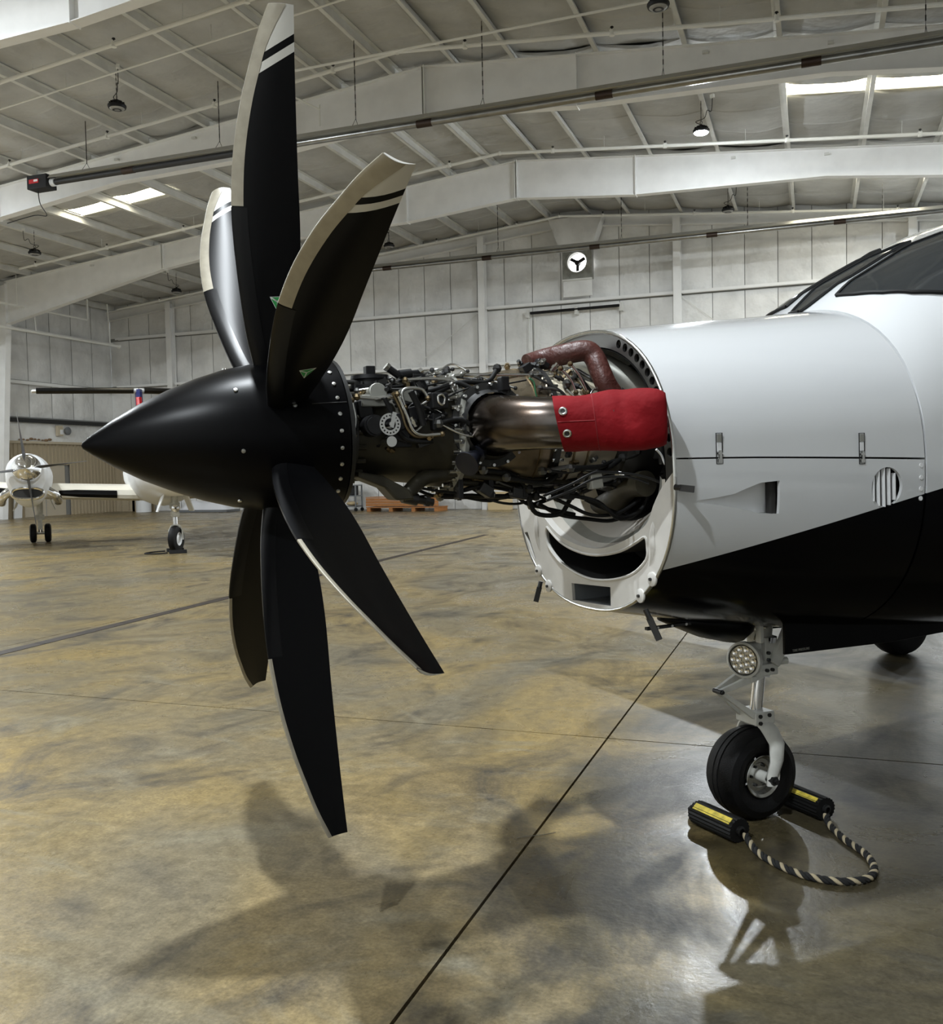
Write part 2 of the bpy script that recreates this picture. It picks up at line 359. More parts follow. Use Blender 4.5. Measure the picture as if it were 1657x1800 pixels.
for z in (5.68, 7.86):
    for a, b in zip(ce[:-1], ce[1:]):
        MB().box(((a + b) / 2, YF - .16, z + .05), (b - a - .3, .22, .012)).box(((a + b) / 2, YF - .27, z), (b - a - .3, .012, .1)).box(((a + b) / 2, YF - .055, z + .01), (b - a - .3, .012, .1)).build('girt', 'beam', wall, 0)
for s in (-1, 1):                                                       # gable rafter channel under the roof edge
    xa = XL if s < 0 else XRT
    mb = MB(); pts = [(xa, zroof(xa)), (XRG, ZRG)]
    for dz, dep, th in ((-.02, .22, .03), (-.40, .22, .03)):
        mb.add([(p[0], y, p[1] + dz + q) for p in pts for y in (YF - .06 - dep, YF - .06) for q in (0, -th)], [(0, 1, 5, 4), (2, 6, 7, 3), (0, 4, 6, 2), (1, 3, 7, 5)])
    mb.add([(p[0], YF - .07, p[1] + q) for p in pts for q in (-.02, -.42)], [(0, 1, 3, 2)])
    mb.build('gable_rafter', 'beam', wall, 0)
for (xa, za), (xb, zb) in (((-12.3, 5.55), (-16.2, .3)), ((-12.3, 7.75), (-15.0, 5.85)), ((-4.5, 7.7), (-1.2, 5.0)), ((-19.3, 7.7), (-22, 5.8))):
    MB().cyl((xa, YF - .2, za), (xb, YF - .2, zb), .014, n=6).build('brace_rod', 'purlin', wall)
for x in (XL + .2, -29.2):
    for i in range(3): MB().box((x + i * .42, YF - .09, 1.5), (.40, .03, 3.0)).box((x + i * .42 + .15, YF - .12, 1.5), (.05, .03, 3.0)).build('wainscot_sheet', 'tan', wall, 0)
# ---- left wall
wl = struct(MB().box((XL - .1, (YN + YF) / 2, 4.6), (.15, YF - YN, 9.6)).build('wall_left', 'joint', smooth=0))
def lpanel(y0, y1, z0, z1):
    n = 4; vs_, fs = [], []
    for j in range(7):
        for i in range(n + 1):
            s, t = i / n, j / 6; y = y0 + (y1 - y0) * s; z = z0 + (z1 - z0) * t
            vs_.append((XL + .01 + .05 * (1 - (2 * s - 1) ** 4) * (1 - (2 * t - 1) ** 8), y, z))
    for j in range(6):
        for i in range(n): a = j * (n + 1) + i; fs.append((a, a + 1, a + n + 2, a + n + 1))
    MB().add(vs_, fs).build('insulation_panel', 'wallsheet', wl, 70)
y = YF
while y > 24.5:
    for z0, z1 in ((4.12, 5.5), (5.62, 7.62), (7.76, 9.3)): lpanel(y - 1.23 + .012, y - .012, z0, z1)
    y -= 1.23
y = 24.4
while y > YN + .5:
    lpanel(y - 3.6 + .012, y - .012, .1, 5.5); lpanel(y - 3.6 + .012, y - .012, 5.62, 9.3); y -= 3.65
MB().box((XL + .05, 29.9, 3.55), (.04, 10.4, .86)).build('board_band', 'wallsheet', wl, 0)
for z, m in ((5.56, 'beam'), (7.7, 'beam')):
    MB().box((XL + .14, 29.9, z), (.2, 10.4, .02)).box((XL + .24, 29.9, z - .06), (.02, 10.4, .12)).build('girt', m, wl, 0)
MB().box((XL + .14, 29.9, 4.02), (.22, 10.4, .06)).box((XL + .22, 29.9, 3.96), (.03, 10.4, .16)).build('girt', 'heatdark', wl, 0)
MB().box((XL + .12, 29.9, 3.08), (.16, 10.4, .1)).build('wainscot_cap', 'tanrib', wl, 0)
y = 25.0
while y < YF - .3:
    if not 29.7 < y < 32.0:
        s = MB().box((XL + .07, y + .3, 1.52), (.03, .60, 3.04))
        for q in (.05, .25, .45): s.box((XL + .10, y + q, 1.52), (.035, .045, 3.04))
        s.build('wainscot_sheet', 'tan', wl, 0)
    else:
        s = MB().box((XL + .07, y + .3, 2.6), (.03, .60, .9))
        for q in (.05, .25, .45): s.box((XL + .10, y + q, 2.6), (.035, .045, .9))
        s.build('wainscot_sheet', 'tan', wl, 0)
    y += .61
mb = MB(); random.seed(4)
for k in range(9): mb.sphere((XL + .12, 29.6 + k * .2, 3.2 + random.uniform(-.03, .03)), random.uniform(.05, .1), 8, (.6, 1.3, .6))
mb.build('torn_insulation', 'rust', wl)
d1 = struct(MB().box((XL + .09, 30.85, 1.06), (.07, 2.24, 2.12)).build('door_1', mat('door_beige', (.50, .44, .34), .5), smooth=0, bevel=.01)); d1['label'] = 'beige door panel in the tan ribbed wall behind the far airplane'
MB().box((XL + .15, 31.85, 1.0), (.05, .04, .14)).build('door_handle', 'heatdark', d1, 0)
MB().box((XL + .13, 30.85, 1.06), (.02, .02, 2.1)).build('door_seam', 'joint', d1, 0)
wn_ = struct(MB().prism([(XL, YN - .2, 0), (XRT, YN - .2, 0), (XRT, YN - .2, e1), (XRG, YN - .2, zr), (XL, YN - .2, e0)], (0, 1, 0), .15).build('wall_near', 'wallsheet', smooth=0))
wr_ = struct(MB().box((XRT + .1, (YN + YF) / 2, 4.6), (.15, YF - YN, 9.6)).build('wall_right', 'wallsheet', smooth=0))
o = tag(MB().box((XL + .25, 29.25, .55), (.05, .42, 1.1), Matrix.Rotation(.08, 3, 'Y')).build('white_board', 'white', smooth=0, bevel=.01), 'plain white board leaning on the tan wall by the far propeller', 'board')
jb = thing('alarm_box', 'beige junction box with round bell on the wall above the tan panelling', 'alarm', (XL + .09, 31.9, 3.45))
MB().box((.08, -.2, .15), (.14, .3, .44)).build('box', 'tanrib', jb, 0, None, .01); MB().box((.16, -.15, .1), (.02, .16, .2)).build('cover', 'white', jb, 0)
MB().lathe([(0, .02), (0, .17), (.06, .17), (.09, .12), (.1, 0)], (.02, .32, .16), (1, 0, 0), 16).build('bell', 'grey', jb)
# ---- rigid frames
def zbot(u):
    P = [(0, 9.95), (3.7, 9.62), (9, 9.5), (13.3, 9.0), (20.7, 7.57), (21.4, 7.4)]
    for (a, za), (b, zb) in zip(P[:-1], P[1:]):
        if a <= u <= b: return za + (zb - za) * (u - a) / (b - a)
    return 7.4
def rigid_frame(yc, label):
    t = thing('roof_beam', label, 'beam', (XRG, yc, 0), 0, 'white steel roof beams')
    us = [0, 3.7, 9, 13.3, 20.7]
    X = [-u for u in reversed(us)] + us[1:]
    top = [(x, 0, ZRG - SLP * abs(x) - .02) for x in X]; bot = [(x, 0, zbot(abs(x)) + .02) for x in X]
    web = [V(p) + V((0, -.008, 0)) for p in bot] + [V(p) + V((0, -.008, 0)) for p in reversed(top)]
    MB().prism(web, (0, 1, 0), .016).build('web', 'beam', t, 0)
    for nm, line, dz in (('top_flange', top, .0), ('bottom_flange', bot, -.02)):
        m_ = MB()
        m_.rings([[V(p) + V((0, a, dz + b)) for a, b in ((-.13, 0), (.13, 0), (.13, .02), (-.13, .02))] for p in line]); m_.build(nm, 'beam', t, 0)
    for x in (-13.3, -3.7, 0, 3.7, 13.3):
        zb, zt = zbot(abs(x)), ZRG - SLP * abs(x)
        for dx in ((-.03, .03) if abs(x) != 3.7 else (0,)): MB().box((x + dx, 0, (zb + zt) / 2), (.02, .28, zt - zb + .04)).build('stiffener', 'beam', t, 0)
    for x in (-9, -6.5, -16.5, 9, 6.5, 16.5):
        zt = ZRG - SLP * abs(x); MB().box((x, -.05, zt - .16), (.12, .08, .06)).build('clip', 'purlin', t, 0)
    for s in (-1, 1):
        q = 21.55 if s < 0 else 21.55
        pl_ = [(s * 20.7, -.008, 7.57), (s * q, -.008, 7.4), (s * q, -.008, 9.1), (s * 20.7, -.008, 9.18)]
        body = [(s * 21.25, -.008, 0), (s * q, -.008, 0), (s * q, -.008, 9.05), (s * 20.68, -.008, 9.12), (s * 20.68, -.008, 7.57)]
        MB().prism(body, (0, 1, 0), .016).build('column_web', 'beam', t, 0)
        fl = MB().rings([[V((x + dx, a, z)) for dx, a in ((-.012, -.13), (-.012, .13), (.012, .13), (.012, -.13))] for x, z in ((s * 21.25, 0), (s * 20.68, 7.57))])
        fl.box((s * 20.68, 0, 8.35), (.03, .26, 1.56)); fl.build('column_flange', 'beam', t, 0)
        MB().box((s * (q + .02), 0, 4.6), (.03, .26, 9.0)).build('column_flange', 'beam', t, 0)
    return t
rigid_frame(13.7, 'nearest white steel roof beam, filling the top left corner')
rigid_frame(21.0, 'middle white steel roof beam, just behind the long radiant heater tube')
rigid_frame(28.35, 'white steel roof beam nearest the far wall, behind the lit lamp')
rigid_frame(6.4, 'white steel roof beam right above the camera, outside the picture')
# ---- sprinkler pipes under the roof
def sprinkler(yc, r, off, label, xa, xb, step, heads=True, group='sprinkler and conduit pipes under the roof'):
    t = thing('sprinkler_pipe', label, 'pipe', (XRG, yc, ZRG - off), 0, group)
    for s, xe in ((-1, xa), (1, xb)):
        L = abs(xe - XRG); MB().cyl((0, 0, 0), (s * L, 0, -SLP * L), r, n=10).build('pipe', 'pipe', t)
        u = 1.6
        while u < L:
            z = -SLP * u
            if heads:
                MB().cyl((s * u, 0, z - r - .012), (s * u, 0, z + r + .012), r + .012, n=10).build('coupling', 'pipe', t)
                MB().cyl((s * u, 0, z + r), (s * u, 0, z + .11), .012, n=6).cyl((s * u, 0, z + .11), (s * u, 0, z + .13), .04, .03, n=8).build('sprinkler_head', 'lampblack', t)
            u += step
    MB().sphere((0, 0, 0), r * 1.5, 10).build('elbow', 'pipe', t)
    for s, xe in ((-1, xa), (1, xb)):
        u = 3.1
        while u < abs(xe - XRG): MB().cyl((s * u, 0, -SLP * u), (s * u, 0, -SLP * u + off + .1), .008, n=5).build('hanger_rod', 'purlin', t); u += 3.84
    return t
sprinkler(16.0, .045, .25, 'white sprinkler pipe nearest the camera, above the propeller tip', -27, 12, 3.2)
sprinkler(16.95, .02, .25, 'thin white conduit beside the nearest sprinkler pipe, feeding the hanging lamp', -27, 12, 3.2, False)
sprinkler(19.45, .045, .25, 'white sprinkler pipe running above the long heater tube', -27, 12, 3.2)
sprinkler(26.7, .045, .25, 'white sprinkler pipe in front of the farthest roof beam', -27, 12, 3.2)
sprinkler(33.5, .04, .42, 'white sprinkler pipe along the top of the far wall', -28.5, 12, 3.2)
t = thing('conduit_run', 'thin white conduit with a drop bracket under the roof right of the upright blade', 'pipe', (-11.6, 18.3, 10.3), 0)
# its run climbs with the roof slope
MB().cyl((0, 0, 0), (9.5, 0, .05), .028, n=8).build('pipe', 'pipe', t); MB().tube([(0, 0, 0), (.2, 1.0, .02), (.4, 2.2, .04)], .022, 8, False).build('pipe', 'pipe', t)
MB().cyl((.4, 2.2, -.35), (.4, 2.2, .15), .02, n=6).build('bracket', 'pipe', t)
t = thing('wall_pipe', 'white pipe with a flared end hung beside the left wall', 'pipe', (-28.5, 26.0, 7.28), 0)
MB().cyl((0, 0, 0), (0, 7.4, 0), .055, n=10).build('pipe', 'pipe', t); MB().cyl((0, 7.4, 0), (0, 7.55, 0), .055, .1, n=12).build('flare', 'pipe', t)
for yy in (2.9, 7.0): MB().cyl((0, yy, 0), (-.1, yy, 1.75 if yy > 5 else 1.0), .025, n=6).build('hanger_rod', 'pipe', t)
t = thing('wall_pipe', 'thinner white pipe with an upturned end under the left roof edge', 'pipe', (-28.5, 26.0, 8.17), 0)
MB().tube([(0, 0, 0), (0, 5.66, 0), (0, 5.7, .04), (0, 5.7, .85)], .04, 8, False).build('pipe', 'pipe', t); MB().cyl((0, 2.0, 0), (0, 2.0, 1.2), .012, n=6).build('hanger_rod', 'pipe', t)
# ---- radiant tube heaters
def heater(yc, z, xa, xb, label, chains, dark_to, box):
    t = thing('radiant_heater', label, 'heater', (xa, yc, z), 0, 'radiant tube heaters under the roof')
    L = xb - xa
    if dark_to: MB().cyl((.3, 0, 0), (dark_to - xa, 0, 0), .075, n=16).build('burner_tube', 'heatdark', t)
    MB().cyl((dark_to - xa if dark_to else 0, 0, 0), (L, 0, 0), .075, n=16).build('heater_tube', 'heater', t)
    hood = [(y, zz) for y, zz in ((-.20, .05), (-.19, .07), (-.11, .16), (.11, .16), (.19, .07), (.20, .05), (.185, .06), (.105, .148), (-.105, .148), (-.185, .06))]
    MB().rings([[V((x, y, q)) for y, q in hood] for x in (.35, L)]).build('reflector', 'reflector', t, 0)
    u = 2.5
    while u < L: MB().cyl((u, 0, 0), (u + .35, 0, 0), .082, n=16).build('coupling', mat('coupling_brown', (.045, .028, .02), .5, .5), t); u += 3.9
    for x in chains:
        h = zroof(x) - z; c = MB(); n = max(4, int((h - .3) / .09))
        for k in range(n):
            zz = .32 + (h - .32) * (k + .5) / n
            c.box((x - xa, 0, zz), (.022, .007, (h - .32) / n * 1.15) if k % 2 else (.007, .022, (h - .32) / n * 1.15))
        c.build('chain', 'darkmetal', t, 0)
        MB().tube([(x - xa, -.16, .14), (x - xa, 0, .34), (x - xa, .16, .14)], .006, 5, False).build('hanger', 'darkmetal', t)
    if box:
        MB().box((-.02, 0, .02), (.62, .36, .34)).build('burner_box', 'lampblack', t, 0, None, .015)
        MB().box((-.1, -.186, .03), (.3, .012, .1)).build('warning_label', 'red', t, 0); MB().box((-.03, -.194, .04), (.12, .012, .05)).build('label_print', 'white', t, 0)
        MB().cyl((.3, 0, 0), (.42, 0, 0), .10, n=16).build('tube_collar', 'white', t)
        MB().tube([(-.15, 0, -.15), (-.05, -.05, -.5), (.1, 0, -.8), (-.3, 0, -.75), (-1.2, 0, -.85)], .012, 6).build('power_cord', 'lampblack', t)
    return t
heater(18.95, 9.0, -18.3, 11, 'long radiant heater tube with black burner box crossing the whole roof', [-16.88, -13.0, -9.46, -6.49, -2.75, 1.9, 6], -12.2, True)
heater(32.0, 9.1, -17.5, 11, 'second radiant heater tube hanging in front of the far wall', [-15.5, -10.5, -6.1, -2.0, 2.0, 6], None, False)
# ---- high-bay lamps
LL = {(-14.6, 17.4): 'unlit black high-bay lamp hanging above the left end of the heater tube', (-24.0, 24.4): 'unlit black high-bay lamp at the left edge above the white beam',
      (-24.0, 31.7): 'small unlit high-bay lamp in the far left corner under the roof', (-14.6, 31.7): 'unlit high-bay lamp seen between the two right propeller blades',
      (-2.6, 17.4): 'unlit high-bay lamp cut off by the top edge of the picture', (-2.6, 31.9): 'unlit high-bay lamp hanging under the far roof beam', (-2.6, 24.2): 'brightly lit high-bay lamp glaring under the roof',
      (-2.75, 2.7): 'lit high-bay lamp high above the propeller', (-2.6, -4.5): 'lit high-bay lamp behind the camera', (-24.0, 10.0): 'lit high-bay lamp off to the left of the camera',
      (-24.0, 17.4): 'lit high-bay lamp left of the far airplane, outside the picture', (-14.6, 10.0): 'lit high-bay lamp above the floor left of the camera', (6.8, 10.0): 'lit high-bay lamp above the cabin of the near airplane',
      (6.8, 17.4): 'lit high-bay lamp near the right wall, middle bay', (6.8, 24.2): 'lit high-bay lamp near the right wall, next to last bay', (6.8, 30.6): 'lit high-bay lamp in the far right corner'}
for x, y, lit in LAMPS:
    zl = zroof(x) - .78
    t = thing('high_bay_lamp', LL[(x, y)], 'lamp', (x, y, zl), random.uniform(0, 3), 'high-bay lamps')
    MB().lathe([(.0, .03), (.01, .19), (.05, .205), (.075, .20), (.09, .13), (.16, .12), (.17, .05), (.2, .04), (.2, 0)], (0, 0, 0), (0, 0, 1), 24).build('housing', 'lampblack', t)
    f = MB()
    for k in range(12):
        a = k * math.pi / 6; f.box((math.cos(a) * .12, math.sin(a) * .12, .11), (.1, .008, .06), Matrix.Rotation(a, 3, 'Z'))
    f.build('cooling_fins', 'lampblack', t, 0)
    MB().lathe([(-.03, .0), (-.028, .08), (-.018, .14), (.004, .165)], (0, 0, 0), (0, 0, 1), 24).build('lens', 'lens_on' if lit else 'lens_off', t)
    if not lit: MB().lathe([(-.034, .06), (-.030, .1)], (0, 0, 0), (0, 0, 1), 24).build('lens_ring', 'lampblack', t)
    MB().tube([(0, 0, .2), (.03, 0, .25), (0, 0, .30), (-.03, 0, .25), (0, 0, .2)], .008, 5).build('hook', 'lampblack', t)
    c = MB()
    for k in range(9): c.box((0, 0, .32 + k * .055), (.018, .006, .06) if k % 2 else (.006, .018, .06))
    c.build('chain', 'darkmetal', t, 0)
    MB().tube([(0, .05, .2), (.12, .05, .3), (-.1, 0, .34), (-.18, 0, .5), (-.3, 0, .45), (-.33, 0, .75)], .009, 6).build('power_cord', 'lampblack', t)
    MB().box((-.33, 0, .80), (.1, .07, .08)).build('junction_box', 'pipe', t, 0)
# ---- gable fan with its vinyl hood
t = thing('exhaust_fan', 'wall fan under a hanging white vinyl hood below the roof peak', 'fan', (-8.3, YF - .3, 8.0))
MB().rings([[V((x, y, z)) for x, y in ((-a, -.45), (a, -.45), (a, .18), (-a, .18))] for a, z in ((.62, 1.72), (.66, 1.85), (1.02, 2.85))], False).build('hood', 'wallsheet', t, 30)
MB().prism([(-.56, -.2, .62), (.56, -.2, .62), (.56, -.2, 1.72), (-.56, -.2, 1.72)], (0, 1, 0), .3, [[(.38 * math.cos(a * math.pi / 12), -.2, 1.24 + .38 * math.sin(a * math.pi / 12)) for a in range(24)]]).build('housing', 'greyduct', t, 30)
MB().lathe([(0, .37), (0, .41), (.05, .41), (.05, .37)], (0, -.26, 1.24), (0, 1, 0), 24).build('ring', 'steel', t)
MB().lathe([(0, 0), (0, .37)], (0, .05, 1.24), (0, 1, 0), 24).build('daylight_louver', mat('fan_daylight', (1, 1, 1), .5, emit=2.2), t)
MB().lathe([(-.1, 0), (-.1, .09), (.08, .1), (.1, 0)], (.0, -.12, 1.22), (0, 1, 0), 12).build('motor', 'lampblack', t)
for k in range(3):
    a = .5 + k * 2.094; MB().box((math.cos(a) * .18, -.1, 1.24 + math.sin(a) * .18), (.26, .02, .12), Matrix.Rotation(-a, 3, 'Y') @ Matrix.Rotation(.4, 3, 'X')).build('fan_blade', 'lampblack', t, 0)
MB().box((0, -.22, .60), (1.14, .1, .06)).build('shelf', 'purlin', t, 0)
MB().box((0, -.16, .28), (1.1, .05, .6)).build('vinyl_flap', 'wallsheet', t, 0, None, .01)
t = thing('wall_tube', 'black horizontal tube with brackets on the far wall above the engine', 'pipe', (-10.3, YF - .32, 7.55))
MB().cyl((.1, 0, -.03), (3.55, 0, .0), .055, n=10).build('tube', 'lampblack', t)
for x in (.0, 1.9, 3.6): MB().box((x, .08, -.05), (.12, .25, .3)).build('bracket', 'purlin', t, 0)
for x in (.0, .25): MB().cyl((x, .1, -.2), (x, .1, -5.5), .03, n=6).build('conduit', 'purlin', t)
# ---- things standing along the far wall
t = thing('wooden_pallet', 'orange wooden crate base on pallet runners by the far wall', 'pallet', (-15.2, 34.1, 0))
for i in range(4): MB().box((-1.45 + .967 * i, 0, .07), (.16, 1.0, .14)).build('runner', 'wood', t, 0, None, .005)
for i in range(7): MB().box((0, -.45 + i * .15, .16), (3.1, .135, .035)).build('plank', 'wood', t, 0, None, .004)
for z in (.26, .37, .48): MB().box((0, -.5, z), (3.1, .035, .10)).build('side_plank', 'wood', t, 0, None, .004)
for i in range(6): MB().box((0, -.42 + i * .17, .56), (3.14, .16, .03)).build('top_plank', 'wood', t, 0, None, .004)
t = thing('utility_cart', 'grey steel shop cart with tan sacks by the far wall', 'cart', (-17.95, 34.2, 0))
for z in (.2, .62, 1.05): MB().box((0, 0, z), (1.2, .6, .04)).build('shelf', 'grey', t, 0, None, .005)
for x in (-.58, .58):
    for y in (-.28, .28): MB().box((x, y, .6), (.05, .05, .95)).build('post', 'grey', t, 0); MB().cyl((x, y - .03, .07), (x, y + .03, .07), .07, n=12).build('caster', 'rubber', t)
for x in (-.35, .3): MB().sphere((x, -.05, .31), .25, 12, (1, .8, .36)).build('sack', 'cardboard', t)
MB().box((.1, .05, .84), (.7, .4, .38)).build('bin', 'lampblack', t, 0, None, .02)
tag(MB().lathe([(0, .3), (0, .33), (.5, .33), (.52, .30), (.52, 0)], (-28.2, 34.4, 0), (0, 0, 1), 20, True).build('white_drum', 'white'), 'short white drum on the floor in the far left corner', 'drum')
t = thing('covered_pile', 'low white tarp covered pile by the far wall under the spinner', 'pile', (-24.6, 34.1, 0))
mb = MB(); vs_, fs = [], []
for j in range(9):
    for i in range(25):
        s, q = i / 24, j / 8; e = min(1, 6 * min(s, 1 - s)) * min(1, 4 * min(q, 1 - q))
        vs_.append((-1.3 + 2.6 * s, -.5 + q, .02 + e * (.42 + .06 * math.sin(s * 17) * math.cos(q * 5 + s * 4))))
for j in range(8):
    for i in range(24): a = j * 25 + i; fs.append((a, a + 1, a + 26, a + 25))
mb.add(vs_, fs).build('tarp', 'white_cloth', t, 70); MB().box((0, 0, .06), (2.6, 1.0, .1)).build('base', 'grey', t, 0)
t = thing('shipping_box', 'tan cardboard panel box standing at the far wall left of the cowling', 'box', (-11.8, 34.7, 0))
MB().box((.3, 0, .35), (.9, .4, .7)).build('box', 'cardboard', t, 0, None, .01); MB().box((-.25, -.02, .38), (.14, .06, .76), Matrix.Rotation(.12, 3, 'Y')).build('stick', 'white', t, 0)
# ================================================================== AIRPLANE (nose frame: origin at the propeller hub, x aft, y away from the camera, z up)
HUB = V((-1.70827, 2.79411, 1.662))
MROT = Matrix(((0.70942026, -0.70463421, -0.01461249), (0.70448478, 0.70957074, -0.01451083), (0.02059343, 0., 0.99978793)))
air = thing('airplane', 'single engine turboprop airplane, white over black, with its engine cowling open', 'airplane')
air.matrix_world = T((HUB.x, HUB.y, 0)) @ MROT.to_4x4()
OFF = T(MROT.transposed() @ V((0, 0, HUB.z)))
def GZ(x): return (-HUB.z - MROT[2][0] * x) / MROT[2][2]      # ground height in the nose frame
def part(mb, name, m, smooth=35, bevel=0., M=None, parent=None):
    if parent is not None: return mb.build(name, m, parent, smooth, M, bevel)
    return mb.build(name, m, air, smooth, OFF @ M if M is not None else OFF, bevel)
FT = [(1.2, .585, -.19, .375, -.715), (1.5, .608, -.19, .405, -.775), (1.9, .637, -.195, .44, -.85), (2.31, .66, -.2, .483, -.9), (2.49, .675, -.19, .607, -.91), (2.81, .71, -.15, .758, -.93), (3.03, .735, -.11, .842, -.94), (3.25, .76, -.07, .935, -.95), (3.7, .79, 0., 1.04, -.97), (4.4, .80, .02, 1.07, -.98), (8., .80, .05, 1.07, -.93), (10., .6, .2, .98, -.5), (12, .35, .4, .85, .0), (13.4, .12, .55, .72, .38)]
NT = [(1.2, 2.3), (2.31, 2.3), (2.6, 2.6), (3.0, 3.0), (4, 2.8), (14, 2.3)]
def itp(x, tab):
    for a, b in zip(tab[:-1], tab[1:]):
        if x <= b[0]:
            t = max(0, (x - a[0]) / (b[0] - a[0])); return [p + (q - p) * t for p, q in zip(a[1:], b[1:])]
    return list(tab[-1][1:])
def surf(x, ph, d=0.):
    """point on the fuselage skin; ph 0 = camera side, pi/2 = top; d = offset along the outward direction"""
    w, zc, t, b = itp(x, FT); n = itp(x, NT)[0]; c, s = math.cos(ph), math.sin(ph); h = (t - zc) if s > 0 else (zc - b)
    y = -math.copysign(abs(c) ** (2 / n), c) * (w + d); z = zc + math.copysign(abs(s) ** (2 / n), s) * (h + d)
    return V((x, y, z))
def shell(xs_, p0, p1, n, th=.012):
    """thick skin panel between angles p0(x) and p1(x)"""
    loops = []
    for x in xs_:
        a, b = p0(x), p1(x); o = [surf(x, a + (b - a) * k / n) for k in range(n + 1)]; i = [surf(x, a + (b - a) * k / n, -th) for k in range(n + 1)]
        loops.append(o + i[::-1])
    return MB().rings(loops)
def boolean(o, cutter):
    md = o.modifiers.new('cut', 'BOOLEAN'); md.object = cutter; md.operation = 'DIFFERENCE'; md.solver = 'EXACT'
    dg = bpy.context.evaluated_depsgraph_get(); me = bpy.data.meshes.new_from_object(o.evaluated_get(dg)); o.modifiers.remove(md); o.data = me
    bpy.data.objects.remove(cutter)
XC = [1.2 + (2.304 - 1.2) * k / 10 for k in range(11)]
def ps(x): return .077 + (.031 - .077) * (x - 1.21) / 1.08
upper = part(shell(XC, lambda x: ps(x) + .004, lambda x: math.pi - ps(x) - .004, 48), 'upper_cowling', 'livery', 50)
lower = part(shell(XC, lambda x: ps(x) - .004, lambda x: -math.pi - ps(x) + .004, 64), 'lower_cowling', 'livery', 50)
upper['label'] = 'white upper engine cowling panel'; lower['label'] = 'lower cowling, white above and black below the paint line'
# scoop and louver openings
sc = [(1.286, -.276), (1.36, -.270), (1.436, -.260), (1.49, -.242), (1.545, -.226), (1.627, -.222), (1.629, -.340), (1.55, -.336), (1.49, -.320), (1.439, -.308), (1.36, -.293), (1.286, -.284)]
cut = MB().prism([(x, -.75, z) for x, z in sc], (0, 1, 0), .25).build('cut', 'white', air, 0, OFF); bpy.context.view_layer.update(); boolean(lower, cut)
cut = MB().cyl((2.118, -.75, -.267), (2.118, -.55, -.267), .074, n=28).build('cut', 'white', air, 0, OFF); bpy.context.view_layer.update(); boolean(lower, cut)
lower.data.shade_smooth(); lower.data.set_sharp_from_angle(angle=math.radians(40))
def ysk(x, z):
    w_, zc, t_, b_ = itp(x, FT); n = itp(x, NT)[0]; h = (t_ - zc) if z > zc else (zc - b_); q = abs(z - zc) / h; return -w_ * max(0, 1 - q ** n) ** (1 / n)
mb = MB(); m6 = len(sc) // 2
up, dn = sc[:m6], sc[m6:][::-1]
dep = lambda x: .002 + .055 * ((x - 1.286) / .343) ** 1.2
mb.add([(x, ysk(x, z) + dep(x), z) for x, z in up] + [(x, ysk(x, z) + dep(x), z) for x, z in dn], [(i, i + 1, m6 + i + 1, m6 + i) for i in range(m6 - 1)])
for line in (up, dn): mb.add([(x, ysk(x, z) + .001, z) for x, z in line] + [(x, ysk(x, z) + dep(x), z) for x, z in line], [(i, i + 1, m6 + i + 1, m6 + i) for i in range(m6 - 1)])
part(mb, 'air_scoop', 'white', 30, parent=lower)
part(MB().box((1.618, -.578, -.281), (.02, .03, .116)), 'scoop_mouth', 'shade_in', 0, parent=lower)  # dark block standing in for the shaded scoop opening
mb = MB().cyl((2.118, -.55, -.267), (2.118, -.5505, -.267), .08, n=24); part(mb, 'louver_backing', 'darkmetal', 30, parent=lower)
for k in range(-2, 3):
    xx = 2.118 + k * .027; hh = math.sqrt(.074 ** 2 - (k * .027) ** 2)
    part(MB().box((xx, -.628, -.267), (.022, .004, 2 * hh), Matrix.Rotation(.75, 3, 'Z')).box((xx - .008, -.637, -.267), (.004, .016, 2 * hh)), 'louver_slat', 'white', 0, parent=lower)
for x, z0, z1 in ((1.378, -.046, -.154), (1.998, -.062, -.177)):
    yy = ysk(x, (z0 + z1) / 2)
    f = part(MB().prism([(x - .014, yy - .001, z0), (x + .014, yy - .001, z0), (x + .014, yy - .001, z1), (x - .014, yy - .001, z1)], (0, -1, 0), .003, [[(x - .012, yy - .001, z0 - .002), (x + .012, yy - .001, z0 - .002), (x + .012, yy - .001, z1 + .002), (x - .012, yy - .001, z1 + .002)]]), 'cowl_latch', 'darkmetal', 0)
    part(MB().box((x, yy - .003, z0 - .018), (.018, .005, .028)), 'latch_trigger', 'greyduct', 0, parent=f)
    part(MB().box((x, yy - .002, z0 - .05), (.018, .004, .03)), 'latch_handle', 'white', 0, parent=f)
    part(MB().box((x, yy - .006, z1 + .03), (.011, .008, .035)).box((x, yy - .004, z1 + .012), (.018, .008, .012)).box((x, yy - .005, z1 + .037), (.02, .009, .006)), 'latch_hook', 'steel', 0, parent=f)
for z in (-.192, -.238, -.281, -.318): part(MB().cyl((2.285, ysk(2.285, z) + .002, z), (2.285, ysk(2.285, z) - .003, z), .009, n=10), 'fastener', 'white', 30, parent=lower)
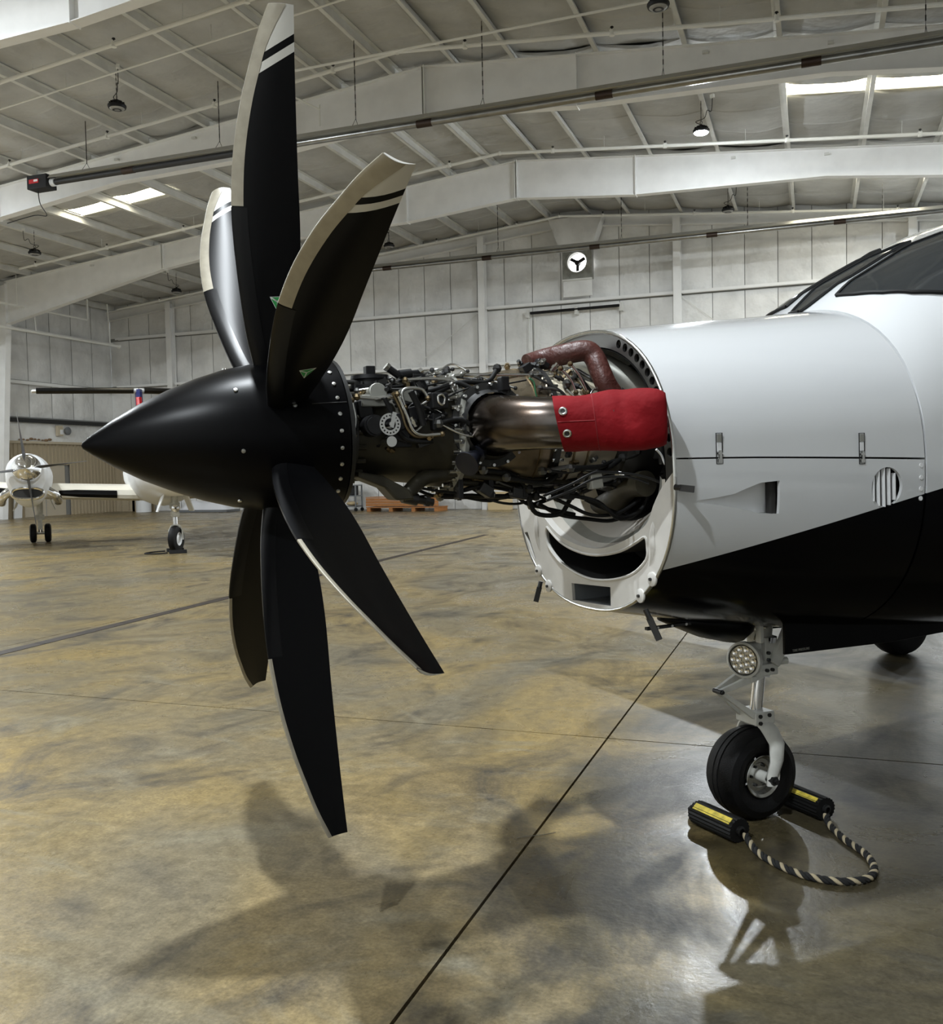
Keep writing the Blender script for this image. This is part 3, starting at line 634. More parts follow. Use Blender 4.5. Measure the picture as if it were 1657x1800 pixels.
# fuselage behind the fire wall
XF = [2.316, 2.4, 2.49, 2.6, 2.7, 2.81, 2.92, 3.03, 3.14, 3.25, 3.45, 3.7, 4.0, 4.4, 5.2, 6.2, 7.2, 8, 8.7, 9.4, 10, 11, 12, 13, 13.4]
fus = part(MB().rings([[surf(x, 2 * math.pi * k / 64) for k in range(64)] for x in XF]), 'fuselage', 'livery', 50)
def strip_patch(bot, top, d, m=6):
    nb = len(bot); vs_ = []
    for (xa, pa), (xb, pb_) in zip(bot, top):
        for k in range(m + 1): s = k / m; vs_.append(surf(xa + (xb - xa) * s, pa + (pb_ - pa) * s, d))
    return MB().add(vs_, [(i * (m + 1) + k, (i + 1) * (m + 1) + k, (i + 1) * (m + 1) + k + 1, i * (m + 1) + k + 1) for i in range(nb - 1) for k in range(m)])
def fine(l, k=4): return [(a[0] + (b[0] - a[0]) * j / k, a[1] + (b[1] - a[1]) * j / k) for a, b in zip(l[:-1], l[1:]) for j in range(k)] + [l[-1]]
sb = fine([(2.399, 1.405), (2.411, 1.284), (2.453, 1.114), (2.514, .97), (2.609, .838), (2.75, .72), (2.95, .62)]); st = fine([(2.449, 1.42), (2.583, 1.44), (2.736, 1.465), (2.90, 1.50), (3.02, 1.46), (3.09, 1.30), (3.12, 1.05)])
for s in (1, -1):
    b_, t_ = [[(x, p if s > 0 else math.pi - p) for x, p in l] for l in (sb, st)]
    wn = part(strip_patch(b_, t_, .006), 'side_window', 'glass', 60)
    edge = [surf(x, p, .006) for x, p in b_] + [surf(x, p, .006) for x, p in reversed(t_)]; part(MB().tube(edge + [edge[0]], .009, 6, False), 'window_seal', 'rubber', parent=wn)
wl_ = fine([(2.30, 1.545), (2.35, 1.530), (2.42, 1.520), (2.55, 1.505), (2.793, 1.535), (2.99, 1.562)])
ws_ = part(strip_patch(wl_, [(x, math.pi - p) for x, p in wl_], .006, 10), 'windshield', 'glass', 60)
edge = [surf(x, p, .007) for x, p in wl_] + [surf(x, math.pi - p, .007) for x, p in reversed(wl_)]; part(MB().tube(edge + [edge[0]], .007, 6, False), 'window_seal', 'rubber', parent=ws_)
riv = [surf(2.43 + .02 * k, 1.25 - .035 * k, .0) for k in range(12)]
r0 = part(MB().sphere((0, 0, 0), .004, 6), 'rivet', 'white', 30, M=T(riv[0]))
for p in riv[1:]: place('rivet', r0.data, air, OFF @ T(p))
# wing, tail, main gear
def airfoil_wing(name, root, tip, cr, ct, th, m):
    def sec_(c, ch, t): return [V(c) + V((ch * a, 0, ch * t * b)) for a, b in ((0, 0), (.03, .3), (.12, .55), (.3, .7), (.6, .5), (1, .02), (.6, -.25), (.3, -.4), (.12, -.35), (.03, -.2))]
    return part(MB().rings([sec_(root, cr, th), sec_(tip, ct, th)]), name, m, 40)
for s in (-1, 1):
    airfoil_wing('wing', (4.0, s * .5, -.72), (4.55, s * 8.05, -.25), 2.0, 1.0, .16, 'livery')
    airfoil_wing('tailplane', (12.3, s * .0, 2.5), (12.75, s * 2.55, 2.5), 1.2, .7, .1, 'white')
    g = part(MB().cyl((5.42, s * 2.05, -.75), (5.42, s * 2.08, -1.45), .055, n=12).box((5.42, s * 2.06, -1.3), (.12, .1, .35)), 'main_gear_leg', 'gearwhite')
    zc_ = GZ(5.42) + .265
    part(MB().lathe([(-.10, .12), (-.11, .2), (-.09, .25), (-.05, .268), (0, .272), (.05, .268), (.09, .25), (.11, .2), (.10, .12)], (5.42, s * 2.18, zc_), (0, 1, 0), 36), 'main_tire', 'tyre', parent=g)
    part(MB().lathe([(-.08, 0), (-.085, .05), (-.06, .07), (-.06, .12), (.06, .12), (.06, .07), (.085, .05), (.08, 0)], (5.42, s * 2.18, zc_), (0, 1, 0), 24), 'main_wheel', 'gearwhite', parent=g)
airfoil_wing('fin', (10.6, 0, .6), (12.2, 0, .62), 2.6, 1.4, .02, 'white')
part(MB().rings([[V((x0 + c * a, .07 * b * c / 2, z)) for a, b in ((0, 0), (.1, 1), (.4, 1.3), (1, .05), (.4, -1.3), (.1, -1))] for x0, c, z in ((10.6, 2.6, .7), (12.2, 1.5, 2.55))]), 'vertical_fin', 'white', 40)
# interior of the engine bay
part(MB().prism([surf(2.22, 2 * math.pi * k / 48, -.02) for k in range(48)], (1, 0, 0), .02), 'fire_wall', 'shade_in', 0)
part(MB().prism([V((1.62, p.y, p.z)) for p in (surf(1.62, math.pi * (-1.0 + k / 24) , -.03) for k in range(25))], (1, 0, 0), .02), 'bay_shade_plate', 'shade_in', 0)  # added dark plate, stands in for the unlit lower bay
outer = [surf(1.2, -.15 + (math.pi + .3) * k / 60, -.004) for k in range(61)]; inner = [surf(1.2, -.15 + (math.pi + .3) * k / 60, -.062) for k in range(61)]
holes = []
for k in range(15):
    a = .12 + k * .085 if k < 13 else 2.2 + .3 * (k - 13); c = surf(1.2, a, -.034); holes.append([c + V((0, .016 * math.cos(q * math.pi / 5), .016 * math.sin(q * math.pi / 5))) for q in range(10)])
part(MB().prism([V((1.206, p.y, p.z)) for p in outer + inner[::-1]], (1, 0, 0), .01, [[V((1.206, p.y, p.z)) for p in h] for h in holes]), 'ring_frame', 'darksteel', 0)
part(MB().rings([[surf(x, -.15 + (math.pi + .3) * k / 60, d) for k in range(61)] for x, d in ((1.206, -.062), (1.30, -.064), (1.30, -.07), (1.206, -.068))], False, False), 'ring_flange', 'darkmetal', 40)
lipp = [surf(1.2, 2 * math.pi * k / 72, -.004) for k in range(73)]
part(MB().tube(lipp, .007, 6, False), 'cowling_lip', 'steel', 60)
# chin panel with its crescent intake
def P12(l, x=1.198): return [V((x, a, b)) for a, b in l]
def sm(l, k=4): return [(p.x, p.y) for p in catmull([V((a, b, 0)) for a, b in l], k)]
top_b = sm([(-.578, -.17), (-.50, -.235), (-.455, -.29), (-.40, -.365), (-.24, -.435), (-.08, -.468), (.07, -.462), (.21, -.43), (.31, -.378), (.42, -.30), (.50, -.25), (.578, -.22)])
outl = [(p.y, p.z) for p in (surf(1.2, math.pi + .06 + (math.pi - .07) * k / 48, -.006) for k in range(49))]
cres = sm([(.313, -.402), (.206, -.458), (.071, -.489), (-.077, -.494), (-.237, -.468), (-.349, -.426), (-.400, -.406), (-.412, -.438), (-.402, -.489), (-.306, -.549), (-.152, -.585), (.013, -.590), (.189, -.552), (.300, -.487), (.322, -.435), (.313, -.402)])[:-1]
rect = [(.125, -.624), (-.163, -.611), (-.162, -.685), (.120, -.694)]; slit = [(.520, -.437), (.492, -.432), (.424, -.546), (.437, -.548)]
chin = part(MB().prism(P12(top_b + outl), (1, 0, 0), .014, [P12(cres), P12(rect), P12(slit)]), 'chin_panel', 'chin', 0, .003); chin['label'] = 'white chin panel with crescent air intake'
def duct(loop, name, m, d, sc_):
    cy = sum(a for a, b in loop) / len(loop); cz = sum(b for a, b in loop) / len(loop)
    part(MB().rings([[V((1.2 + dd, cy + (a - cy) * s, cz + (b - cz) * s)) for a, b in loop] for dd, s in ((0, 1.0), (d * .3, 1.04), (d, sc_))], False).add([V((1.2 + d, cy + (a - cy) * sc_, cz + (b - cz) * sc_)) for a, b in loop], [tuple(range(len(loop)))]), name, m, 50, parent=chin)
duct(cres, 'intake_duct', 'shade_in', .34, .8); duct(rect, 'cooler_duct', 'grey', .22, .9)  # intake duct coloured near-black for the lack of light inside
rim = MB().tube(P12(cres + [cres[0]]), .006, 6, False); part(rim, 'intake_lip', 'chin', parent=chin)
def resample(l, n):
    P = [V((a_, b_, 0)) for a_, b_ in l]; d = [0.]
    for p, q in zip(P[:-1], P[1:]): d.append(d[-1] + (q - p).length)
    out = []
    for k in range(n):
        t = d[-1] * k / (n - 1); i = max(j for j in range(len(d) - 1) if d[j] <= t + 1e-9); f = (t - d[i]) / (d[i + 1] - d[i]); q = P[i].lerp(P[i + 1], f); out.append((q.x, q.y))
    return out
NB = 41
rimc = resample(top_b, NB)
def ucurve(yc, zc, ry, rz): return [(yc - ry * math.cos(math.pi * k / (NB - 1)), zc - rz * math.sin(math.pi * k / (NB - 1))) for k in range(NB)]
uc = [(rimc, 1.2), (ucurve(-.06, -.20, .46, .265), 1.215), (ucurve(-.06, -.20, .40, .25), 1.235), (ucurve(-.06, -.19, .34, .24), 1.27), (ucurve(-.06, -.18, .25, .19), 1.36), (ucurve(-.05, -.15, .2, .15), 1.6)]
for (c0, x0), (c1, x1), nm, m_ in zip(uc[:-1], uc[1:], ('intake_bowl', 'bowl_step', 'bowl_seal', 'bowl_floor', 'bowl_throat'), ('chin', 'bowl', 'greyduct', 'bowl', 'shade_in')):
    part(MB().rings([[V((x0 + (x1 - x0) * t, p[0] + (q[0] - p[0]) * t, p[1] + (q[1] - p[1]) * t)) for p, q in zip(c0, c1)] for t in (0, .5, 1)], False, False), nm, m_, 60, parent=chin)
for a, b in ((.397, -.597), (.311, -.655), (-.44, -.553), (-.364, -.621)):
    part(MB().lathe([(0, .026), (-.006, .026), (-.009, .02), (-.009, 0)], (1.198, a, b), (1, 0, 0), 16), 'quarter_turn_stud', 'chin', parent=chin)
    part(MB().cyl((1.19, a, b), (1.182, a, b), .006, n=8), 'stud_slot', 'darkmetal', parent=chin)
# ridges pressed into the chin panel
for s, a in ((-1, -.45), (1, .41)): part(MB().tube(P12([(a, -.34), (a + s * -.005, -.40), (a + s * -.01, -.46), (a - s * .05, -.55)], 1.208), lambda t: .004 + .018 * math.sin(math.pi * min(1, t + .05)), 8), 'pressed_rib', 'chin', parent=chin)
for (x, y, z), d in (((1.19, -.59, -.225), (.035, -.05, -.008)), ((1.19, -.40, -.665), (.03, -.03, -.10)), ((1.19, .37, -.64), (-.02, .01, -.08))):
    f = part(MB().cyl((x, y, z), V((x, y, z)) + V(d) * .35, .010, n=8), 'toggle_pin', 'darkmetal'); q = V((x, y, z)) + V(d) * .7
    part(MB().box(q, (V(d).length * .8, .012, .022), V(d).to_track_quat('X', 'Z').to_matrix()), 'toggle_lever', 'heatdark', 0, parent=f)
# ---- propeller
TILT = Matrix.Rotation(math.radians(-1.4), 4, 'Y')
prof = [(-.632, .0), (-.628, .010), (-.60, .032), (-.54, .073), (-.455, .122), (-.36, .166), (-.27, .201), (-.18, .228), (-.09, .244), (0, .254), (.08, .260), (.15, .262), (.165, .262), (.165, .20)]
spin = part(MB().lathe(prof, (0, 0, 0), (1, 0, 0), 72), 'spinner', 'black', 30, M=TILT); spin['label'] = 'pointed satin black spinner'
part(MB().lathe([(.172, .0), (.172, .255), (.185, .255), (.185, .10), (.22, .09), (.24, .10)], (0, 0, 0), (1, 0, 0), 48), 'spinner_backplate', 'darkmetal', M=TILT)
def rad(x):
    for a, b in zip(prof[:-1], prof[1:]):
        if a[0] <= x <= b[0] and b[0] > a[0]: return a[1] + (b[1] - a[1]) * (x - a[0]) / (b[0] - a[0])
screw = MB().lathe([(0, .0075), (.004, .0065), (.005, 0)], (0, 0, 0), (0, 0, 1), 8); s0 = None
for x, n, a0 in ((.135, 30, .0), (-.175, 7, .69), (-.005, 7, .35)):
    for k in range(n):
        a = a0 + 2 * math.pi * k / n; n_ = V((-.1, -math.cos(a), math.sin(a))); p = V((x, -math.cos(a) * rad(x), math.sin(a) * rad(x)))
        M_ = T(p) @ n_.to_track_quat('Z', 'Y').to_matrix().to_4x4()
        if s0 is None: s0 = screw.build('screw', 'screw', spin, 30, M_)
        else: place('screw', s0.data, spin, M_)
part(MB().box((-.03, -.1725, -.187), (.022, .012, .018), Matrix.Rotation(-.83, 3, 'X')), 'balance_tag', 'white', 0, parent=spin)
seamp = [V((x, -math.cos(.36) * (rad(x) + .0005), math.sin(.36) * (rad(x) + .0005))) for x in (.05, .08, .11, .14, .164)]
part(MB().tube(seamp, .0015, 5, False), 'panel_seam', 'heatdark', parent=spin)
RS = [.17, .21, .25, .28] + [.31 + .03 * k for k in range(31)] + [1.23, 1.25, 1.27, 1.285, 1.30, 1.315, 1.332]
LEt = [(.17, -.055), (.21, -.08), (.25, -.09), (.35, -.110), (.5, -.127), (.65, -.138), (.75, -.140), (.9, -.130), (1.05, -.104), (1.16, -.074), (1.25, -.047), (1.332, -.014)]
TEt = [(.17, .055), (.21, .05), (.25, .043), (.35, .056), (.5, .070), (.65, .074), (.85, .068), (1.05, .064), (1.2, .062), (1.332, .062)]
THt = [(.17, .055), (.21, .05), (.30, .036), (.5, .026), (.75, .018), (1.05, .012), (1.332, .007)]
TWt = [(.17, -6), (.3, -4), (.5, 2), (.75, 10), (1.05, 16), (1.332, 20)]
def cub(x, tab):
    for i, (a, b) in enumerate(zip(tab[:-1], tab[1:])):
        if x <= b[0] or i == len(tab) - 2:
            h = b[0] - a[0]; t = min(1, max(0, (x - a[0]) / h)); p = tab[max(i - 1, 0)]; q = tab[min(i + 2, len(tab) - 1)]
            m0 = (b[1] - p[1]) / (b[0] - p[0]); m1 = (q[1] - a[1]) / (q[0] - a[0])
            return (2 * t ** 3 - 3 * t * t + 1) * a[1] + (t ** 3 - 2 * t * t + t) * h * m0 + (3 * t * t - 2 * t ** 3) * b[1] + (t ** 3 - t * t) * h * m1
def bpt(r, s, side, d=0.):
    le, te, th, tw = (cub(r, t_) for t_ in (LEt, TEt, THt, TWt)); c = te - le; b = math.radians(tw)
    yt = 5 * .5 * 2 * th * (.2969 * math.sqrt(s) - .126 * s - .3516 * s * s + .2843 * s ** 3 - .1015 * s ** 4) + d
    x = le + c * s - (d if s < .02 else 0); y = -side * yt - .010 * math.sin(math.pi * s) * (1 if r > .25 else 0)
    return V((x * math.cos(b) + y * math.sin(b), -x * math.sin(b) + y * math.cos(b), r))
SS = [0, .012, .04, .09, .16, .25, .36, .5, .64, .78, .9, 1.0]
loops = [[bpt(r, s, 1) for s in SS] + [bpt(r, s, -1) for s in reversed(SS[1:-1])] for r in RS]
blade_mb = MB().rings(loops)
def wrap(r0, r1, wid, d, back=1.):
    rs = [r for r in RS if r0 < r < r1]; rs = [r0] + rs + [r1]; L_ = []
    for r in rs:
        c = cub(r, TEt) - cub(r, LEt); f = min(.92, wid(r) / c); ss = [f, f * .6, f * .3, f * .12, f * .03, 0]
        L_.append([bpt(r, s, 1, d) for s in ss] + [bpt(r, s * back, -1, d) for s in reversed(ss[:-1])])
    return MB().rings(L_, False, False)
guard_mb = wrap(.742, 1.331, lambda r: .036 + .018 * min(1, max(0, (r - 1.2) / .13)), .0014, .28); boot_mb = wrap(.235, .738, lambda r: .048, .0016)
logo_g, logo_w = MB(), MB()
def face(x_, r, d):      # point on the camera-facing blade side
    le, te = cub(r, LEt), cub(r, TEt); return bpt(r, (x_ - le) / (te - le), 1, d)
tri = [(-.034, .465), (.020, .467), (-.010, .418)]; cen = (-.008, .450)
logo_w.add([face(a, b, .0015) for a, b in tri], [(0, 1, 2)])
for i in range(3):
    p, q = tri[i], tri[(i + 1) % 3]; c3 = [(p[0], p[1]), (q[0], q[1]), cen]; g3 = (sum(c[0] for c in c3) / 3, sum(c[1] for c in c3) / 3)
    logo_g.add([face(g3[0] + (a - g3[0]) * .74, g3[1] + (b - g3[1]) * .74, .0022) for a, b in c3], [(0, 1, 2)])
first = None
for k in range(7):
    M_ = OFF @ TILT @ Matrix.Rotation(math.radians(13.2) + k * 2 * math.pi / 7, 4, 'X')
    if first is None:
        b0 = blade_mb.build('propeller_blade', MW['bladeblack'], air, 40, M_); first = [b0.data]
        b0.data.materials.append(MW['bladeback'])
        for p_ in b0.data.polygons:
            if p_.normal.y > 0: p_.material_index = 1
        for n_, mb_, m_ in (('leading_edge_guard', guard_mb, 'strip_tan'), ('deicing_boot', boot_mb, 'boot'), ('logo_backing', logo_w, 'decal_white'), ('logo_decal', logo_g, 'decal_green')): first.append(mb_.build(n_, m_, b0, 40).data)
        MB().lathe([(.165, .062), (.205, .062), (.205, .05)], (0, 0, 0), (0, 0, 1), 24).build('blade_collar', 'heatdark', b0)
    else:
        b0 = place('propeller_blade', first[0], air, M_)
        for n_, me in zip(('leading_edge_guard', 'deicing_boot', 'logo_backing', 'logo_decal'), first[1:]): place(n_, me, b0)
    b0['label'] = 'black scimitar propeller blade with pale leading edge and white tip bands'
# ---- engine
def ring_of(parent, mb, name, m, x, r, n, a0=0.):
    o = None
    for k in range(n):
        a = a0 + 2 * math.pi * k / n; M_ = T((x, -math.cos(a) * r, math.sin(a) * r))
        o = mb.build(name, m, parent, 35, M_) if o is None else place(name, o.data, parent, M_)
gb = part(MB().lathe([(.19, .05), (.195, .13), (.215, .150), (.235, .155), (.27, .158), (.36, .168), (.47, .182), (.55, .196), (.585, .200)], (0, 0, 0), (1, 0, 0), 48), 'gearbox_case', 'olive')
fl0 = part(MB().lathe([(.205, .14), (.205, .172), (.222, .172), (.222, .14)], (0, 0, 0), (1, 0, 0), 48), 'front_flange', 'darkmetal')
ring_of(fl0, MB().cyl((0, 0, 0), (.03, 0, 0), .009, n=8), 'stud', 'olive', .222, .163, 20)
fl = part(MB().lathe([(.575, .17), (.575, .205), (.590, .226), (.605, .226), (.605, .17)], (0, 0, 0), (1, 0, 0), 64), 'main_flange', 'greyduct')
ring_of(fl, MB().cyl((0, 0, 0), (-.038, 0, 0), .0075, n=8).cyl((-.012, 0, 0), (0, 0, 0), .011, n=6), 'stud', 'steel', .588, .214, 34)
part(MB().lathe([(.605, .205), (.66, .2), (.70, .205), (.78, .219), (.86, .229), (.92, .232), (.945, .225)], (0, 0, 0), (1, 0, 0), 64), 'exhaust_case', 'bronze')
for x in (.655, .885): part(MB().lathe([(x, .2), (x, .234 if x > .8 else .212), (x + .01, .234 if x > .8 else .212), (x + .01, .2)], (0, 0, 0), (1, 0, 0), 64), 'case_band', 'brass')
fl2 = part(MB().lathe([(.945, .20), (.945, .246), (.965, .246), (.965, .20)], (0, 0, 0), (1, 0, 0), 64), 'rear_flange', 'darkmetal')
ring_of(fl2, MB().cyl((-.016, 0, 0), (.03, 0, 0), .006, n=6), 'stud', 'steel', .955, .238, 36)
part(MB().lathe([(.965, .222), (1.0, .226), (1.10, .226), (1.14, .205), (1.25, .175), (1.42, .16), (1.6, .15)], (0, 0, 0), (1, 0, 0), 48), 'gas_generator_case', 'cream')
for x in (1.03, 1.09): part(MB().lathe([(x, .22), (x, .233), (x + .006, .233), (x + .006, .22)], (0, 0, 0), (1, 0, 0), 48), 'case_band', 'brass')
acc = part(MB().lathe([(1.26, .17), (1.26, .24), (1.30, .25), (1.44, .25), (1.46, .2)], (0, 0, 0), (1, 0, 0), 40), 'inlet_screen', 'darkmetal')
for s in (-1, 1):
    ep = [(.70, s * .15, .015), (.705, s * .24, .015), (.725, s * .33, .012), (.78, s * .41, .008), (.87, s * .472, .003), (.94, s * .519, 0), (.985, s * .549, 0)]
    st_ = part(MB().tube(ep, lambda t: .108 - .020 * min(1, t * 2), 28), 'exhaust_stub', 'exhaust', 60); st_['label'] = 'heat tinted steel exhaust pipe'
    part(MB().lathe([(.0, .118), (.0, .150), (.012, .150), (.018, .125), (.05, .112)], (.70, s * .185, .015), (0, s, 0), 40), 'exhaust_flange', 'darkmetal', parent=st_)
    ring_of(st_, MB().cyl((0, s * .012, 0), (0, s * -.01, 0), .006, n=6), 'bolt', 'steel', 0, 0, 1)
    for k in range(16):
        a = k * math.pi / 8; M_ = T((.70 + math.cos(a) * .142, s * .203, .015 + math.sin(a) * .142)); place('bolt', bpy.data.objects['bolt'].data, st_, M_)
part(MB().box((.735, -.238, .155), (.03, .04, .05)), 'drain_bracket', 'lampblack', 0, .004)
# governor, fuel control and fittings on top of the gearbox
gv = part(MB().lathe([(.10, .055), (.15, .058), (.152, .072), (.166, .072), (.168, .06), (.185, .058), (.187, .068), (.20, .066), (.202, .02)], (.307, -.06, 0), (0, 0, 1), 20, True), 'propeller_governor', 'lampblack')
part(MB().box((.306, -.06, .216), (.034, .034, .034)), 'governor_cap', 'lampblack', 0, .003, parent=gv)
part(MB().box((.255, -.07, .165), (.03, .05, .02)).cyl((.20, -.08, .176), (.26, -.08, .176), .008, n=8), 'governor_arm', 'heatdark', 0, parent=gv)
for k in range(8):
    a = k * math.pi / 4; part(MB().cyl((.307 + math.cos(a) * .064, -.06 + math.sin(a) * .064, .166), (.307 + math.cos(a) * .064, -.06 + math.sin(a) * .064, .176), .006, n=6), 'bolt', 'darkmetal', parent=gv)
part(MB().cyl((.40, -.10, .20), (.445, -.10, .205), .016, n=12).cyl((.445, -.10, .205), (.475, -.10, .208), .011, n=10).cyl((.362, -.10, .222), (.40, -.10, .196), .013, n=10), 'actuator', 'lampblack')
part(MB().cyl((.362, -.10, .222), (.352, -.10, .230), .015, n=6).cyl((.475, -.10, .208), (.487, -.10, .215), .013, n=6), 'actuator_nut', 'steel')
part(MB().box((.47, -.09, .175), (.05, .05, .055)), 'relay_box', 'lampblack', 0, .004)
part(MB().box((.50, -.20, .10), (.062, .05, .055)), 'sensor_box', 'lampblack', 0, .005); part(MB().tube([(.49, -.227, .115), (.505, -.229, .12), (.515, -.227, .105), (.505, -.229, .085), (.492, -.227, .095), (.49, -.227, .115)], .004, 6), 'sensor_handle', 'steel')
part(MB().cyl((.294, -.11, .12), (.294, -.18, .135), .032, n=14).box((.28, -.15, .105), (.09, .06, .04)), 'fuel_pump', 'greyduct', 30, .003)
part(MB().cyl((.262, -.16, .02), (.262, -.225, .02), .036, n=16).cyl((.262, -.225, .02), (.262, -.235, .02), .03, n=16), 'solenoid', 'lampblack')
qd = part(MB().prism([(.308 + .037 * math.cos(k * math.pi / 12), -.243, .022 + .037 * math.sin(k * math.pi / 12)) for k in range(24)], (0, 1, 0), .006, [[(.308 + .029 * math.cos(j * math.pi / 8) + .0032 * math.cos(k * math.pi / 3), -.243, .022 + .029 * math.sin(j * math.pi / 8) + .0032 * math.sin(k * math.pi / 3)) for k in range(6)] for j in range(16)] + [[(.308 + .02 * math.cos(k * math.pi / 8), -.243, .022 + .02 * math.sin(k * math.pi / 8)) for k in range(16)]]), 'cam_plate', 'steel', 0); qd['label'] = 'drilled steel cam plate'
part(MB().box((.316, -.250, .036), (.014, .006, .052), Matrix.Rotation(.25, 3, 'Y')).cyl((.308, -.20, .022), (.308, -.256, .022), .008, n=8), 'cam_lever', 'steel', 0, parent=qd)
part(MB().cyl((.313, -.17, -.035), (.313, -.238, -.035), .018, n=16), 'filter_cap', 'steel')
part(MB().cyl((.35, -.16, .03), (.35, -.22, .03), .03, n=14).box((.36, -.17, -.03), (.08, .06, .05)), 'fuel_control_unit', 'lampblack', 30, .003)
part(MB().lathe([(0, .03), (.03, .032), (.033, .02), (.05, .02), (.053, .028), (.09, .028), (.095, .045), (.102, .045), (.105, .01)], (.655, -.20, -.075), (-.72, -.45, -.42), 18, True), 'drain_cup', mat('cup_blue', (.012, .013, .02), .3, .3))
part(MB().prism([(.215, -.06, -.13), (.30, -.06, -.145), (.40, -.06, -.20), (.42, -.06, -.235), (.35, -.06, -.235), (.31, -.06, -.19), (.215, -.06, -.15)], (0, -1, 0), .1), 'oil_sump', 'olive', 0, .008)
part(MB().cyl((.39, -.12, -.225), (.44, -.12, -.238), .022, n=12).cyl((.44, -.12, -.238), (.50, -.12, -.25), .014, n=10).cyl((.47, -.12, -.244), (.485, -.12, -.247), .019, n=6), 'drain_valve', 'darkmetal')
part(MB().lathe([(.0, .034), (.012, .034), (.012, .026)], (.373, -.12, -.215), (.8, 0, .5), 16), 'elbow_collar', 'steel')
for x in (.60, .72, .86, .98): part(MB().box((x, -.12, -.205 - .03 * (x - .6)), (.02, .05, .075)), 'pipe_clamp', 'lampblack', 0, .003)
random.seed(11)
for (x, y, z) in [(.42, -.13, .165), (.52, -.13, .175), (.44, -.2, .15), (.57, -.18, .15), (.36, -.2, .09), (.40, -.22, .03), (.46, -.22, -.02), (.33, -.18, .15), (.25, -.13, .13), (.63, -.12, .2), (.93, -.12, .235), (.97, -.1, .25), (1.0, -.14, .225), (1.04, -.16, .2), (.99, -.19, .18), (1.06, -.2, .15), (.90, -.06, .245), (.86, -.03, .24), (1.0, -.04, .25), (1.04, -.19, -.13), (1.0, -.22, -.1), (1.12, -.2, -.12), (1.1, -.14, -.26), (.95, -.15, -.25), (1.2, -.25, -.18), (.75, -.09, -.235), (.53, -.1, -.225), (.62, -.08, -.24), (.30, -.14, -.05), (.33, -.17, -.06)]:
    d = V((random.uniform(-1, 1), random.uniform(-1, .2), random.uniform(-.6, 1))).normalized() * .018
    part(MB().cyl(V((x, y, z)) - d, V((x, y, z)) + d, .008, n=6).cyl(V((x, y, z)) - d * .3, V((x, y, z)) + d * .3, .012, n=6), 'pipe_fitting', random.choice(['steel', 'darkmetal', 'lampblack', 'brass']), 30)
for x, y, z, sx, sy, sz in ((1.42, -.17, .16, .10, .05, .08), (1.36, -.10, .20, .14, .05, .05), (1.40, -.25, -.05, .05, .08, .16), (1.35, -.36, -.10, .10, .02, .10), (1.30, .25, .22, .08, .06, .1)):
    part(MB().box((x, y, z), (sx, sy, sz)), 'mount_bracket', 'darkmetal', 0, .006)
